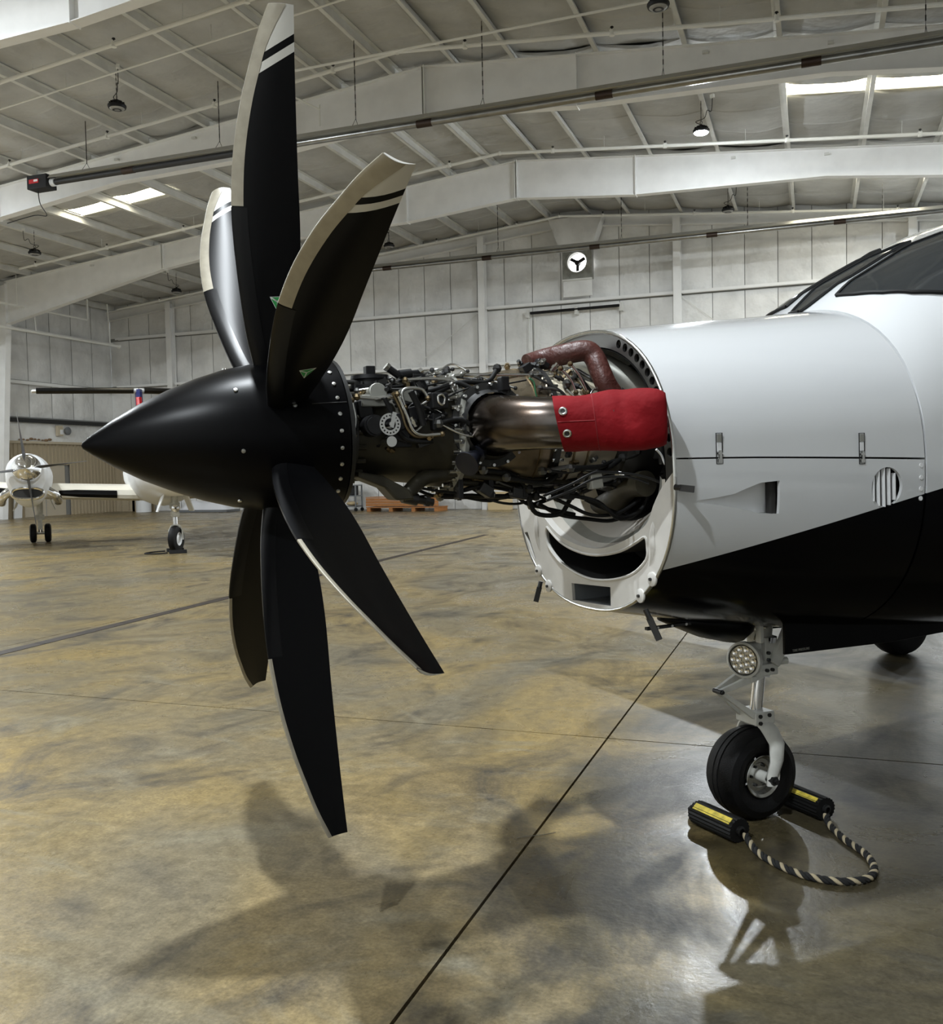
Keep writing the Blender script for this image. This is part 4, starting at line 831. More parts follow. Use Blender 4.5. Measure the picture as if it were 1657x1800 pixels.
PIPES=[
    ('fuel_line', 0.006, 'steel', [(0.414, -0.12, 0.172), (0.526, -0.12, 0.182), (0.596, -0.12, 0.188), (0.621, -0.12, 0.198), (0.87, -0.12, 0.199), (1.012, -0.12, 0.201)]),
    ('fuel_line', 0.006, 'steel', [(0.396, -0.17, 0.175), (0.505, -0.17, 0.179), (0.578, -0.17, 0.169), (0.587, -0.17, 0.131), (0.569, -0.17, 0.108), (0.532, -0.17, 0.104)]),
    ('oil_line', 0.006, 'steel', [(0.376, -0.21, 0.079), (0.366, -0.21, 0.125), (0.385, -0.21, 0.142), (0.437, -0.21, 0.14), (0.46, -0.21, 0.109)]),
    ('oil_line', 0.006, 'steel', [(0.342, -0.23, 0.122), (0.373, -0.23, 0.051), (0.392, -0.23, 0.003), (0.426, -0.23, -0.016), (0.499, -0.23, -0.014)]),
    ('oil_line', 0.006, 'brass', [(0.33, -0.22, 0.128), (0.358, -0.22, 0.067), (0.373, -0.22, 0.014), (0.411, -0.22, -0.021), (0.499, -0.22, -0.016)]),
    ('control_hose', 0.011, 'rubber', [(0.391, -0.23, 0.131), (0.416, -0.23, 0.079), (0.433, -0.23, 0.016)]),
    ('control_hose', 0.008, 'rubber', [(0.301, -0.22, 0.11), (0.326, -0.22, 0.053), (0.348, -0.22, -0.005), (0.388, -0.22, -0.034), (0.466, -0.22, -0.038)]),
    ('control_rod', 0.007, 'steel', [(0.211, -0.2, 0.116), (0.276, -0.2, 0.111), (0.337, -0.2, 0.113), (0.36, -0.2, 0.088)]),
    ('control_rod', 0.006, 'steel', [(0.202, -0.17, 0.107), (0.213, -0.17, 0.042), (0.205, -0.17, -0.009)]),
    ('scavenge_elbow', 0.026, 'olive', [(0.377, -0.12, -0.222), (0.407, -0.12, -0.211), (0.441, -0.12, -0.181), (0.485, -0.12, -0.159), (0.568, -0.12, -0.154)]),
    ('scavenge_tube', 0.012, 'olive', [(0.551, -0.14, -0.15), (0.807, -0.14, -0.181), (1.046, -0.14, -0.208)]),
    ('scavenge_tube', 0.012, 'olive', [(0.571, -0.1, -0.179), (0.826, -0.1, -0.211), (1.068, -0.1, -0.239)]),
    ('drain_hose', 0.006, 'rubber', [(0.295, -0.08, -0.139), (0.32, -0.08, -0.176), (0.365, -0.08, -0.21)]),
    ('drain_hose', 0.006, 'rubber', [(0.462, -0.08, -0.206), (0.537, -0.08, -0.232), (0.672, -0.08, -0.233), (0.787, -0.08, -0.251), (0.883, -0.08, -0.239), (0.992, -0.08, -0.266)]),
    ('drain_hose', 0.007, 'rubber', [(0.44, -0.05, -0.234), (0.595, -0.05, -0.23), (0.755, -0.05, -0.259), (0.851, -0.05, -0.238), (0.91, -0.05, -0.278), (1.032, -0.05, -0.31), (1.12, -0.05, -0.331)]),
    ('drain_hose', 0.005, 'rubber', [(0.457, -0.12, -0.198), (0.587, -0.12, -0.22), (0.7, -0.12, -0.205), (0.843, -0.12, -0.233), (0.896, -0.12, -0.282)]),
    ('wiring_harness', 0.009, 'rubber', [(0.881, -0.12, -0.243), (0.911, -0.12, -0.312), (1.016, -0.12, -0.32), (1.081, -0.12, -0.257), (1.206, -0.12, -0.309), (1.335, -0.12, -0.35), (1.439, -0.12, -0.298), (1.474, -0.12, -0.232)]),
    ('wiring_harness', 0.008, 'rubber', [(1.02, -0.18, -0.249), (1.143, -0.18, -0.281), (1.242, -0.18, -0.351), (1.347, -0.18, -0.313), (1.393, -0.18, -0.228), (1.463, -0.18, -0.218)]),
    ('wiring_harness', 0.008, 'rubber', [(0.942, -0.08, -0.279), (1.039, -0.08, -0.327), (1.152, -0.08, -0.349), (1.269, -0.08, -0.363), (1.363, -0.08, -0.335)]),
    ('wiring_harness', 0.007, 'rubber', [(0.953, -0.15, -0.25), (1.037, -0.15, -0.289), (1.135, -0.15, -0.331), (1.25, -0.15, -0.331), (1.356, -0.15, -0.284)]),
    ('bleed_line', 0.0048, 'darkmetal', [(0.845, -0.3, -0.242), (0.951, -0.3, -0.209), (1.047, -0.3, -0.171), (1.1, -0.3, -0.169), (1.223, -0.3, -0.182), (1.318, -0.3, -0.207), (1.389, -0.3, -0.24)]),
    ('bleed_line', 0.0045, 'darkmetal', [(0.873, -0.27, -0.26), (0.979, -0.27, -0.229), (1.077, -0.27, -0.192), (1.213, -0.27, -0.19), (1.313, -0.27, -0.22)]),
    ('vent_line', 0.004, 'white', [(1.243, -0.42, -0.094), (1.264, -0.42, -0.115), (1.278, -0.42, -0.146), (1.297, -0.42, -0.169)]),
    ('coolant_duct', 0.05, 'olive', [(1.38, 0.243, -0.346), (1.36, 0.035, -0.292), (1.34, -0.099, -0.232), (1.34, -0.214, -0.221)]),
    ('air_duct', 0.05, 'greyduct', [(1.27, 0.32, 0.22), (1.25, 0.2, 0.262), (1.235, 0.07, 0.268), (1.25, -0.08, 0.235), (1.30, -0.17, 0.17), (1.36, -0.22, 0.10)]),
    ('insulated_hose', 0.040, 'maroon', [(0.947, -0.03, 0.247), (1.016, -0.03, 0.267), (1.065, -0.09, 0.278), (1.135, -0.14, 0.288), (1.16, -0.16, 0.262), (1.165, -0.19, 0.21), (1.175, -0.21, 0.16), (1.20, -0.215, 0.12)]),
    ('mount_tube', 0.018, 'darkmetal', [(1.3, -0.157, 0.108), (1.35, -0.128, 0.219), (1.5, 0.028, 0.26)]),
    ('mount_tube', 0.022, 'greyduct', [(1.45, 0.043, -0.11), (1.45, 0.031, 0.121)]),
    ('igniter_lead', 0.006, 'steel', [(0.99, -0.2, 0.214), (1.032, -0.2, 0.173), (1.052, -0.2, 0.127)]),
    ('igniter_lead', 0.006, 'steel', [(1.032, -0.2, 0.231), (1.069, -0.2, 0.189), (1.101, -0.2, 0.127)]),
    ('igniter_lead', 0.007, 'rubber', [(1.063, -0.18, 0.212), (1.1, -0.18, 0.166), (1.133, -0.18, 0.128)]),
    ('thermocouple_lead', 0.003, 'green', [(0.849, -0.22, 0.177), (0.867, -0.22, 0.162), (0.872, -0.22, 0.126), (0.88, -0.22, 0.102)]),
    ('thermocouple_lead', 0.003, 'rubber', [(0.528, -0.19, 0.11), (0.638, -0.19, 0.149), (0.75, -0.19, 0.157), (0.853, -0.19, 0.173)]),
]
for n_, r_, m_, pts in PIPES:
    o = part(MB().tube(pts, r_, 10 if r_ < .02 else 20), n_, m_, 60)
    if m_ == 'maroon': o['label'] = 'maroon heat sleeve over a hose'
    if r_ < .013 and m_ == 'steel':
        for p in (pts[0], pts[-1]): part(MB().sphere(p, r_ * 1.8, 8), 'line_nut', 'brass', parent=o)
def rcase(x):
    for (a, ra), (b, rb) in zip(*(lambda l: (l[:-1], l[1:]))([(.2, .15), (.36, .168), (.58, .2), (.64, .226), (.66, .2), (.86, .229), (.94, .246), (.97, .226), (1.1, .226), (1.25, .2), (1.5, .2)])):
        if a <= x <= b: return ra + (rb - ra) * (x - a) / (b - a)
    return .2
random.seed(23)
for k in range(54):
    if k < 26: x, a, dx, da, rr = random.uniform(.24, .5), random.uniform(.1, 1.75), (.03, .12), (-.35, .35), (.006, .035)     # packed above the gearbox
    elif k < 34: x, a, dx, da, rr = random.uniform(.86, 1.1), random.uniform(.6, 1.9), (.02, .08), (-.3, .3), (.004, .02)
    else: x, a, dx, da, rr = random.uniform(.55, 1.15), random.uniform(-1.5, -.55), (.06, .14), (-.2, .2), (.008, .05)            # along the underside
    pts = []; n_ = random.randint(3, 5)
    for j in range(n_):
        r_ = rcase(x) + random.uniform(*rr); pts.append((x, -math.cos(a) * r_, math.sin(a) * r_)); x = min(1.3, x + random.uniform(*dx)); a += random.uniform(*da)
    r_ = random.choice([.004, .005, .006, .009]); m_ = random.choice(['rubber', 'rubber', 'steel', 'darkmetal', 'steel', 'darksteel'] if k < 34 else ['rubber', 'rubber', 'darkmetal', 'darksteel'])
    o = part(MB().tube(pts, r_, 8), 'engine_hose' if m_ == 'rubber' else 'engine_line', m_, 60)
    part(MB().sphere(pts[0], r_ * 2.0, 8), 'line_nut', 'darksteel', parent=o); part(MB().sphere(pts[-1], r_ * 2.0, 8), 'line_nut', 'darkmetal', parent=o)
for x, y, z, sx, sy, sz in ((.33, -.10, .16, .05, .04, .05), (.40, -.16, .12, .05, .04, .04), (.455, -.14, .16, .04, .05, .05), (.42, -.19, .06, .06, .04, .05), (.50, -.19, .03, .05, .04, .06), (.25, -.15, .08, .05, .04, .06), (.36, -.20, -.01, .06, .03, .05), (.44, -.20, -.04, .05, .03, .03), (.98, -.08, .245, .05, .04, .02), (.90, -.1, .225, .04, .04, .03), (.7, -.13, -.215, .05, .04, .04), (.84, -.12, -.235, .06, .04, .04), (1.02, -.16, -.24, .05, .05, .05), (1.12, -.2, -.2, .05, .04, .06)):
    part(MB().box((x, y, z), (sx, sy, sz), Matrix.Rotation(random.uniform(-.6, .6), 3, 'Y')), 'accessory_block', random.choice(['lampblack', 'darkmetal', 'lampblack', 'greyduct']), 0, .004)
# ---- nose gear
ng = part(MB().cyl((2.085, 0, -.84), (2.06, 0, -1.075), .046, .042, n=20).box((2.062, 0, -1.06), (.10, .12, .05)).box((2.075, -.0, -.97), (.06, .12, .10)), 'nose_gear_leg', 'gearwhite', 30, .004)
for s in (-1, 1):
    part(MB().prism([(2.06, s * .06, -1.02), (2.10, s * .06, -1.05), (2.21, s * .06, -.88), (2.20, s * .06, -.84), (2.16, s * .06, -.84)], (0, s, 0), .022), 'drag_brace', 'gearwhite', 0, .004)
    for x, z in ((2.055, -.985), (2.075, -1.06), (2.045, -1.06), (2.055, -1.015)): part(MB().cyl((x, s * .058, z), (x, s * .072, z), .008, n=6), 'bolt', 'darkmetal', parent=ng)
part(MB().cyl((2.10, -.05, -1.03), (2.16, -.06, -1.03), .016, n=10), 'steering_stub', 'gearwhite', parent=ng)
part(MB().cyl((2.063, 0, -1.075), (2.058, 0, -1.095), .045, n=20), 'gland_nut', 'white', parent=ng)
part(MB().cyl((2.058, 0, -1.09), (2.035, 0, -1.245), .027, n=24), 'chrome_piston', 'chrome', parent=ng)
part(MB().lathe([(-.012, .085), (.012, .085), (.012, .075), (-.012, .075)], (2.04, -.01, -.925), (.1, 0, 1), 28, a0=0, a1=4.2, ref=(0, -1, 0)), 'chrome_band', 'chrome', parent=ng)
mb = MB(); mb.tube([(2.06 + .028 * math.cos(k * .9), -.02 + .028 * math.sin(k * .9), -.82 - .0022 * k) for k in range(32)], .006, 6, False); part(mb, 'coil_spring', 'steel', parent=ng)
for s in (-1, 1): part(MB().cyl((2.0 + .0 * s, s * .10, -.82), (1.985, s * .07, -.92), .012, n=8), 'link_rod', 'steel', parent=ng); 
[part(MB().box((1.96, y_, -.87), (.015, .03, .10)), 'side_bracket', 'gearwhite', 0, parent=ng) for y_ in (-.12, .1)]
part(MB().box((2.03, 0, -1.268), (.105, .13, .055)).cyl((2.03, 0, -1.24), (2.03, 0, -1.30), .05, n=16), 'fork_crown', 'gearwhite', 30, .005, parent=ng)
for s in (-1, 1):
    for x, z in ((2.0, -1.255), (2.05, -1.255), (2.0, -1.285)): part(MB().cyl((x, s * .06, z), (x, s * .073, z), .009, n=6), 'bolt', 'darkmetal', parent=ng)
    za = GZ(2.0) + .19
    loops = []
    for x, y, z, a, b in ((2.035, .035, -1.285, .045, .03), (2.045, .07, -1.315, .045, .028), (2.05, .108, -1.37, .040, .022), (2.035, .122, -1.44, .034, .02), (2.01, .125, za + .02, .030, .02), (2.0, .125, za - .025, .022, .018)):
        loops.append([V((x + a * math.cos(q * math.pi / 5), s * (y + b * math.sin(q * math.pi / 5)), z)) for q in range(10)])
    part(MB().rings(loops), 'fork_arm', 'gearwhite', 40)
    part(MB().cyl((2.0, s * .09, za), (2.0, s * .152, za), .020, n=6).cyl((2.0, s * .152, za), (2.0, s * .165, za), .010, n=8), 'axle_nut', 'darkmetal', parent=ng)
    for (x0, z0), (x1, z1), nm in (((2.03, -1.075), (1.832, -1.135), 'upper'), ((2.0, -1.268), (1.832, -1.135), 'lower')):
        part(MB().rings([[V((x, s * y + a, z + b)) for a, b in ((-w_, -h_), (w_, -h_), (w_, h_), (-w_, h_))] for x, y, z, w_, h_ in ((x0, .05, z0, .012, .018), ((x0 + x1) / 2, .034, (z0 + z1) / 2, .009, .014), (x1, .014, z1, .008, .011))]), 'torque_link', 'gearwhite', 30, .002)
part(MB().cyl((1.832, -.026, -1.135), (1.832, .026, -1.135), .011, n=10).cyl((1.832, -.034, -1.135), (1.832, -.026, -1.135), .008, n=6), 'apex_bolt', 'darkmetal', parent=ng)
za = GZ(2.0) + .19
tyre_p = [(-.062, .088), (-.072, .10), (-.090, .125), (-.094, .15), (-.082, .178), (-.052, .193), (-.02, .1975), (-.018, .1945), (-.012, .1945), (-.010, .1985), (.010, .1985), (.012, .1945), (.018, .1945), (.02, .1975), (.052, .193), (.082, .178), (.094, .15), (.090, .125), (.072, .10), (.062, .088)]
part(MB().lathe(tyre_p, (2.0, 0, za), (0, 1, 0), 56), 'nose_tire', 'tyre', 30)
for s in (-1, 1):
    wh = part(MB().lathe([(.05, .02), (.05, .05), (.054, .055), (.054, .072), (.066, .080), (.076, .088), (.080, .093), (.082, .090), (.074, .079)], (2.0, 0, za), (0, s, 0), 40), 'wheel_rim', 'steel' if s < 0 else 'gearwhite')
    part(MB().cyl((2.0, s * .048, za), (2.0, s * .11, za), .024, n=16), 'wheel_hub', 'gearwhite', parent=wh)
    for k in range(6): a = k * math.pi / 3; part(MB().cyl((2.0 + .045 * math.cos(a), s * .05, za + .045 * math.sin(a)), (2.0 + .045 * math.cos(a), s * .06, za + .045 * math.sin(a)), .006, n=6), 'bolt', 'darkmetal', parent=wh)
ld = V((-.93, -.37, .0)).normalized(); lc = V((1.955, -.035, -1.005))
lt = part(MB().lathe([(-.06, .02), (-.055, .05), (-.01, .070), (.0, .078), (.022, .078), (.026, .070), (.018, .066)], lc, ld, 32), 'landing_light', 'gearwhite')
part(MB().lathe([(.016, 0), (.016, .066)], lc, ld, 32), 'light_reflector', 'lcd', parent=lt)
u_, w_2 = frame(ld)
for r_, n_ in ((.022, 5), (.048, 10)):
    for k in range(n_):
        a = 2 * math.pi * k / n_; c = lc + ld * .017 + (u_ * math.cos(a) + w_2 * math.sin(a)) * r_
        part(MB().lathe([(0, .010), (.004, .0115), (.002, .006), (.001, 0)], c, ld, 10), 'light_cell', 'chrome', parent=lt)
part(MB().lathe([(.019, .064), (.024, .066), (.024, .062)], lc, ld, 32), 'light_gasket', 'rubber', parent=lt)
part(MB().box(lc + V((.02, 0, -.085)), (.03, .06, .025)).box(lc + V((.05, .01, .05)), (.06, .04, .03)), 'light_bracket', 'gearwhite', 0, .003, parent=lt)
# gear doors and belly fairings
for s in (-1, 1):
    d_ = part(MB().prism([(1.965, s * .25, -.78), (1.962, s * .25, -.948), (2.558, s * .25, -.965), (2.90, s * .25, -.958), (2.98, s * .25, -.84), (2.9, s * .25, -.78)], (0, s, 0), .015), 'gear_door', 'black', 0, .003)
part(MB().rings([[V((x, w * math.cos(2 * math.pi * k / 16), zc + h * math.sin(2 * math.pi * k / 16))) for k in range(16)] for x, w, zc, h in ((1.54, .02, -.79, .01), (1.62, .12, -.80, .035), (1.74, .16, -.82, .07), (1.88, .16, -.84, .088), (1.92, .14, -.84, .07))]), 'forward_gear_door', 'black', 50)
part(MB().box((1.55, -.10, -.803), (.30, .02, .012)), 'door_hinge', 'darkmetal', 0, .002)
for k in range(4): part(MB().cyl((1.45 + .07 * k, -.112, -.803), (1.45 + .07 * k, -.108, -.803), .006, n=8), 'hinge_screw', 'screw')
def text(body, size, M_, m, parent, name):
    c = bpy.data.curves.new(name, 'FONT'); c.body = body; c.size = size; c.extrude = .0004; c.materials.append(MW[m])
    tmp = bpy.data.objects.new(name, c); COL.objects.link(tmp); bpy.context.view_layer.update()
    me = bpy.data.meshes.new_from_object(tmp.evaluated_get(bpy.context.evaluated_depsgraph_get())); bpy.data.objects.remove(tmp)
    return place(name, me, parent, M_)
text('TIRE PRESSURE', .014, OFF @ T((2.0, -.2665, -.940)) @ Matrix.Rotation(math.pi / 2, 4, 'X'), 'greyduct', air, 'placard')
# ---- red exhaust cover (a thing of its own, slipped over the pipe)
A0, A1 = V((.832, -.445, .002)), V((1.128, -.640, .002)); ax = (A1 - A0).normalized(); cu = V((0, 0, 1)); cw = ax.cross(cu)
cov = thing('exhaust_cover', 'red canvas cover with two eyelets slipped over the near exhaust pipe', 'cover')
base_w = V((HUB.x, HUB.y, 0)) ; cov.matrix_world = T(MROT @ A0 + HUB) @ MROT.to_4x4()
def cpt(t, a, d=0.):
    L_ = (A1 - A0).length; r = .0955 + .004 * t + .005 * math.sin(3 * a + 5 * t) * min(1, t * 2) + .004 * math.sin(7 * t + 2 * a)
    r += .006 * math.sin(2 * a + 1) * math.sin(9 * t) * t - .010 * math.exp(-((t - .62) / .07) ** 2) * max(0, math.cos(a - .5)) + .006 * math.exp(-((t - .78) / .06) ** 2) * max(0, math.cos(a + .4))
    if t > .86: r *= math.sqrt(max(0.0, 1 - ((t - .86) / .16) ** 2)) * .35 + .65 if t < 1.0 else .62
    q = 2.6; c, s = math.cos(a), math.sin(a); k = (abs(c) ** q + abs(s) ** q) ** (-1 / q)
    skew = -.035 * s * (1 - t)       # the open end hangs slightly slanted
    return ax * (t * L_ + skew * .5) + (cu * s + cw * c) * (r + d) * k * (.97 if t < .03 else 1)
TS = [0, .02, .1, .2, .3, .345, .35, .355, .4, .45, .5, .54, .58, .62, .66, .7, .74, .78, .82, .86, .92, .96, .99, 1.0]
loops = [[cpt(t, 2 * math.pi * k / 40, -.003 if t == .35 else 0) for k in range(40)] for t in TS]
MB().rings(loops + [[ax * (A1 - A0).length * 1.005 + (p - ax * p.dot(ax)) * .5 for p in loops[-1]]], False).add([ax * (A1 - A0).length * 1.005 + (p - ax * p.dot(ax)) * .5 for p in loops[-1]], [tuple(range(40))]).build('canvas', 'redcloth', cov, 50)
for a in (.36, -.36):
    c = cpt(.075, a, .001); n_ = (c - ax * c.dot(ax)).normalized(); MB().lathe([(0, .007), (.003, .008), (.004, .011), (.002, .0145), (-.001, .015)], c, n_, 18).build('eyelet', 'steel', cov)
    MB().lathe([(.0005, 0), (.0005, .008)], c, n_, 14).build('eyelet_hole', 'shade_in', cov)
MB().tube([cpt(t, .03, .001) for t in (0.01, .1, .2, .3, .345)], .0018, 5).build('stitched_seam', mat('seam_red', (.2, .006, .01), .8), cov)
MB().tube([cpt(.35, 2 * math.pi * k / 40, .0) for k in range(41)], .002, 5, False).build('stitched_seam', mat('seam_red', (.2, .006, .01), .8), cov)
# ================================================================== FAR AIRPLANE (x aft from its nose wheel, y to the picture's left, z up)
tv = V((-.6816, .7317, 0)); lv = V((-.7317, -.6816, 0))
far = thing('twin_airplane', 'white twin turboprop airplane with chrome spinners parked in the background', 'airplane')
far.matrix_world = Matrix(((tv.x, lv.x, 0, -12.19), (tv.y, lv.y, 0, 15.82), (0, 0, 1, 0), (0, 0, 0, 1)))
def fp(mb, name, m, smooth=40, bevel=0., parent=None): return mb.build(name, m, parent or far, smooth, None, bevel)
def oval(x, w, zc, h, n=28): return [V((x, w * math.cos(2 * math.pi * k / n), zc + h * math.sin(2 * math.pi * k / n))) for k in range(n)]
fp(MB().rings([oval(*q) for q in ((-2.0, .03, 1.45, .03), (-1.85, .15, 1.45, .13), (-1.4, .32, 1.48, .28), (-.7, .48, 1.56, .40), (.2, .62, 1.66, .53), (.9, .68, 1.66, .63), (1.6, .71, 1.66, .72), (2.6, .71, 1.64, .76), (6.0, .70, 1.64, .74), (8.0, .45, 1.85, .50), (10.2, .18, 2.25, .35), (11.0, .06, 2.4, .15))]), 'fuselage', 'white')
fp(strip_like := MB().add([V((1.02 + .5 * s, y * (.62 - .1 * s), 1.98 + .34 * s)) for s in (0, .5, 1) for y in (-1, -.5, 0, .5, 1)], [(i * 5 + k, i * 5 + k + 1, i * 5 + k + 6, i * 5 + k + 5) for i in range(2) for k in range(4)]), 'windshield', 'glass')
def wing2(name, r, t_, cr, ct, th, m): 
    prf = ((0, 0), (.02, .35), (.1, .6), (.3, .75), (.6, .5), (1, .03), (.6, -.2), (.3, -.4), (.1, -.4), (.02, -.25))
    return fp(MB().rings([[V(c) + V((ch * a, 0, ch * th * b)) for a, b in prf] for c, ch in ((r, cr), (t_, ct))]), name, m)
for s in (1, -1):
    w0 = wing2('wing', (3.6, s * .45, 1.12), (3.75, s * 2.7, 1.22), 2.1, 2.0, .16, 'wing_cream')
    wing2('outer_wing', (3.75, s * 2.65, 1.22), (4.3, s * 8.2, 1.75), 1.95, 1.0, .15, 'wing_cream')
    for (x0, y0, z0), (x1, y1, z1), q in (((3.6, .95, 1.14), (3.71, 2.2, 1.205), .1), ((3.77, 2.95, 1.25), (4.2, 7.5, 1.69), .09)):
        fp(MB().rings([[V((x, s * y, z)) + V((a, 0, b)) for a, b in ((.16, q * 1.35), (.05, q * .95), (-.012, .0), (.05, -q * .72), (.16, -q * .8))] for x, y, z in ((x0, y0, z0), (x1, y1, z1))], False, False), 'deicing_boot', 'boot')
    yc = s * 2.78
    nac = fp(MB().rings([[V((x, yc + w * math.cos(2 * math.pi * k / 28), zc + h * math.sin(2 * math.pi * k / 28) * (1.0 if math.sin(2 * math.pi * k / 28) > 0 else lo))) for k in range(28)] for x, w, zc, h, lo in ((2.02, .33, 1.72, .31, 1.0), (2.06, .38, 1.72, .36, 1.55), (2.25, .42, 1.70, .40, 1.75), (2.8, .46, 1.66, .43, 1.7), (3.6, .47, 1.60, .43, 1.45), (4.6, .42, 1.52, .36, 1.3), (6.3, .12, 1.45, .12, 1.0))]), 'engine_nacelle', 'white')
    rimp = [V((1.985, yc + .30 * math.copysign(abs(math.cos(a)) ** .7, math.cos(a)), 1.25 + .115 * math.copysign(abs(math.sin(a)) ** .8, math.sin(a)))) for a in [2 * math.pi * k / 32 for k in range(33)]]
    fp(MB().tube(rimp, .032, 8, False), 'inlet_lip', 'chrome', parent=nac); fp(MB().rings([[p + V((dx, 0, 0)) for p in rimp[:-1]] for dx in (0., .3)], False), 'inlet_body', 'white', parent=nac); fp(MB().add([p + V((-.012, 0, 0)) for p in rimp[:-1]], [tuple(range(32))]), 'inlet_throat', 'shade_in', parent=nac)
    fp(MB().lathe([(-.42, .0), (-.40, .05), (-.33, .14), (-.22, .225), (-.08, .285), (.05, .30), (.06, .2)], (1.97, yc, 1.77), (1, 0, 0), 32), 'spinner', 'chrome', 30, parent=nac)
    for e in (-1, 1):
        fp(MB().tube([(2.75, yc + e * .36, 1.3), (2.8, yc + e * .5, 1.2), (2.95, yc + e * .56, 1.1), (3.1, yc + e * .57, 1.05)], .095, 12), 'exhaust_stack', 'chrome', parent=nac)
        fp(MB().prism([(5.0, yc + e * .33, 1.12), (5.9, yc + e * .3, 1.2), (5.9, yc + e * .42, .86), (5.05, yc + e * .45, .80)], (0, e, 0), .02), 'gear_door', 'white', 0, parent=nac)
    for k, a in enumerate((1.45, 3.02, 4.59, 6.16)):
        e = V((0, math.cos(a), math.sin(a))); tn = V((0, -math.sin(a), math.cos(a))); o_ = V((1.85, yc, 1.77)); L_ = []
        for r, c, th, bt in ((.12, .05, .05, .2), (.3, .09, .035, .35), (.55, .12, .025, .15), (.85, .115, .018, .0), (1.12, .07, .012, -.1), (1.19, .04, .01, -.1)):
            d = V((math.cos(bt), 0, 0)) + tn * math.sin(bt); n_ = d.cross(e); L_.append([o_ + e * r + d * (c * u) + n_ * (th * v) for u, v in ((-1, 0), (-.4, .6), (.4, .5), (1, 0), (.4, -.5), (-.4, -.6))])
        b_ = fp(MB().rings(L_), 'propeller_blade', 'bladegrey', parent=nac); 
    zg = .23; xg = 5.4
    leg = fp(MB().cyl((xg - .02, s * 2.67, 1.3), (xg, s * 2.67, .55), .075, n=14).box((xg, s * 2.67, .62), (.14, .2, .12)), 'main_gear_leg', 'gearwhite', 30)
    fp(MB().cyl((xg, s * 2.67, .58), (xg, s * 2.67, .25), .05, n=14), 'chrome_piston', 'chrome', parent=leg); fp(MB().cyl((xg, s * 2.67 - .2, zg), (xg, s * 2.67 + .2, zg), .035, n=10), 'axle', 'steel', parent=leg)
    fp(MB().rings([[V((xg - .12, s * 2.67 + a, z)) + V((b, 0, 0)) for a, b in ((-.05, -.02), (.05, -.02), (.05, .02), (-.05, .02))] for z in (.32, .62)]), 'torque_link', 'gearwhite', 0, parent=leg)
    for e in (-1, 1):
        tw_ = fp(MB().lathe([(-.07, .11), (-.075, .18), (-.05, .222), (0, .23), (.05, .222), (.075, .18), (.07, .11)], (xg, s * 2.67 + e * .165, zg), (0, 1, 0), 28), 'main_tire', 'tyre', parent=leg)
        fp(MB().lathe([(-.05, 0), (-.06, .05), (-.05, .11), (.05, .11), (.06, .05), (.05, 0)], (xg, s * 2.67 + e * .165, zg), (0, 1, 0), 20), 'main_wheel', 'gearwhite', parent=leg)
    wing2('tailplane', (9.7, s * .02, 4.12), (10.35, s * 2.9, 4.12), 1.3, .75, .10, 'white')
    fp(MB().rings([[V((x, s * y, 4.12)) + V((a, 0, b)) for a, b in ((.16, .105), (.05, .075), (-.025, .0), (.05, -.05), (.16, -.075))] for x, y in ((9.73, .15), (10.33, 2.8))], False, False), 'tail_boot', 'boot')
    fp(MB().sphere((10.6, s * 2.9, 4.12), .06, 8, (4, .8, .8)), 'tip_cap', 'white')
fin = fp(MB().rings([[V((x + c * a, .10 * b, z)) for a, b in ((0, 0), (.1, .8), (.4, 1), (1, .05), (.4, -1), (.1, -.8))] for x, c, z in ((8.3, 2.4, 2.3), (9.55, 1.45, 4.15))]), 'fin', 'blue')
fp(MB().rings([[V((x + c * a, .03 + .085 * b, z)) for a, b in ((0, 0), (.1, .8), (.4, 1), (.6, .9), (.6, -.9), (.4, -1), (.1, -.8))] for x, c, z in ((8.25, 1.2, 2.4), (9.35, .3, 3.9))]), 'fin_red_band', 'red', parent=fin)
# its nose gear
leg = fp(MB().cyl((.12, 0, 1.25), (.05, 0, .72), .07, n=14).box((.06, 0, .78), (.14, .16, .1)).box((.08, 0, .95), (.12, .2, .12)), 'nose_gear_leg', 'gearwhite', 30, .006)
fp(MB().cyl((.06, 0, .74), (.02, 0, .52), .045, n=14), 'chrome_piston', 'chrome', parent=leg)
fp(MB().lathe([(0, .02), (.02, .075), (.06, .085), (.07, .08)], (-.08, 0, .9), (1, 0, 0), 18), 'taxi_light', 'chrome', parent=leg)
fp(MB().box((.02, 0, .53), (.12, .14, .08)), 'fork_crown', 'gearwhite', 0, .01, parent=leg)
for e in (-1, 1):
    fp(MB().rings([[V((x, e * y, z)) + V((a, b, 0)) for a, b in ((-.05, -.015), (.05, -.015), (.05, .015), (-.05, .015))] for x, y, z in ((.02, .07, .56), (.03, .125, .45), (.0, .13, .26))]), 'fork_arm', 'gearwhite', 30, parent=leg)
    fp(MB().prism([(-.3, e * .2, 1.22), (.55, e * .2, 1.16), (.5, e * .32, .82), (-.2, e * .34, .84)], (0, e, 0), .02), 'nose_gear_door', 'white', 0)
fp(MB().lathe([(-.075, .14), (-.085, .2), (-.06, .262), (-.02, .278), (.02, .278), (.06, .262), (.085, .2), (.075, .14)], (0, 0, .276), (.5, .87, 0), 36), 'nose_tire', 'tyre')
fp(MB().lathe([(-.06, 0), (-.07, .06), (-.05, .09), (-.065, .14), (.065, .14), (.05, .09), (.07, .06), (.06, 0)], (0, 0, .276), (.5, .87, 0), 28), 'nose_wheel', 'white')
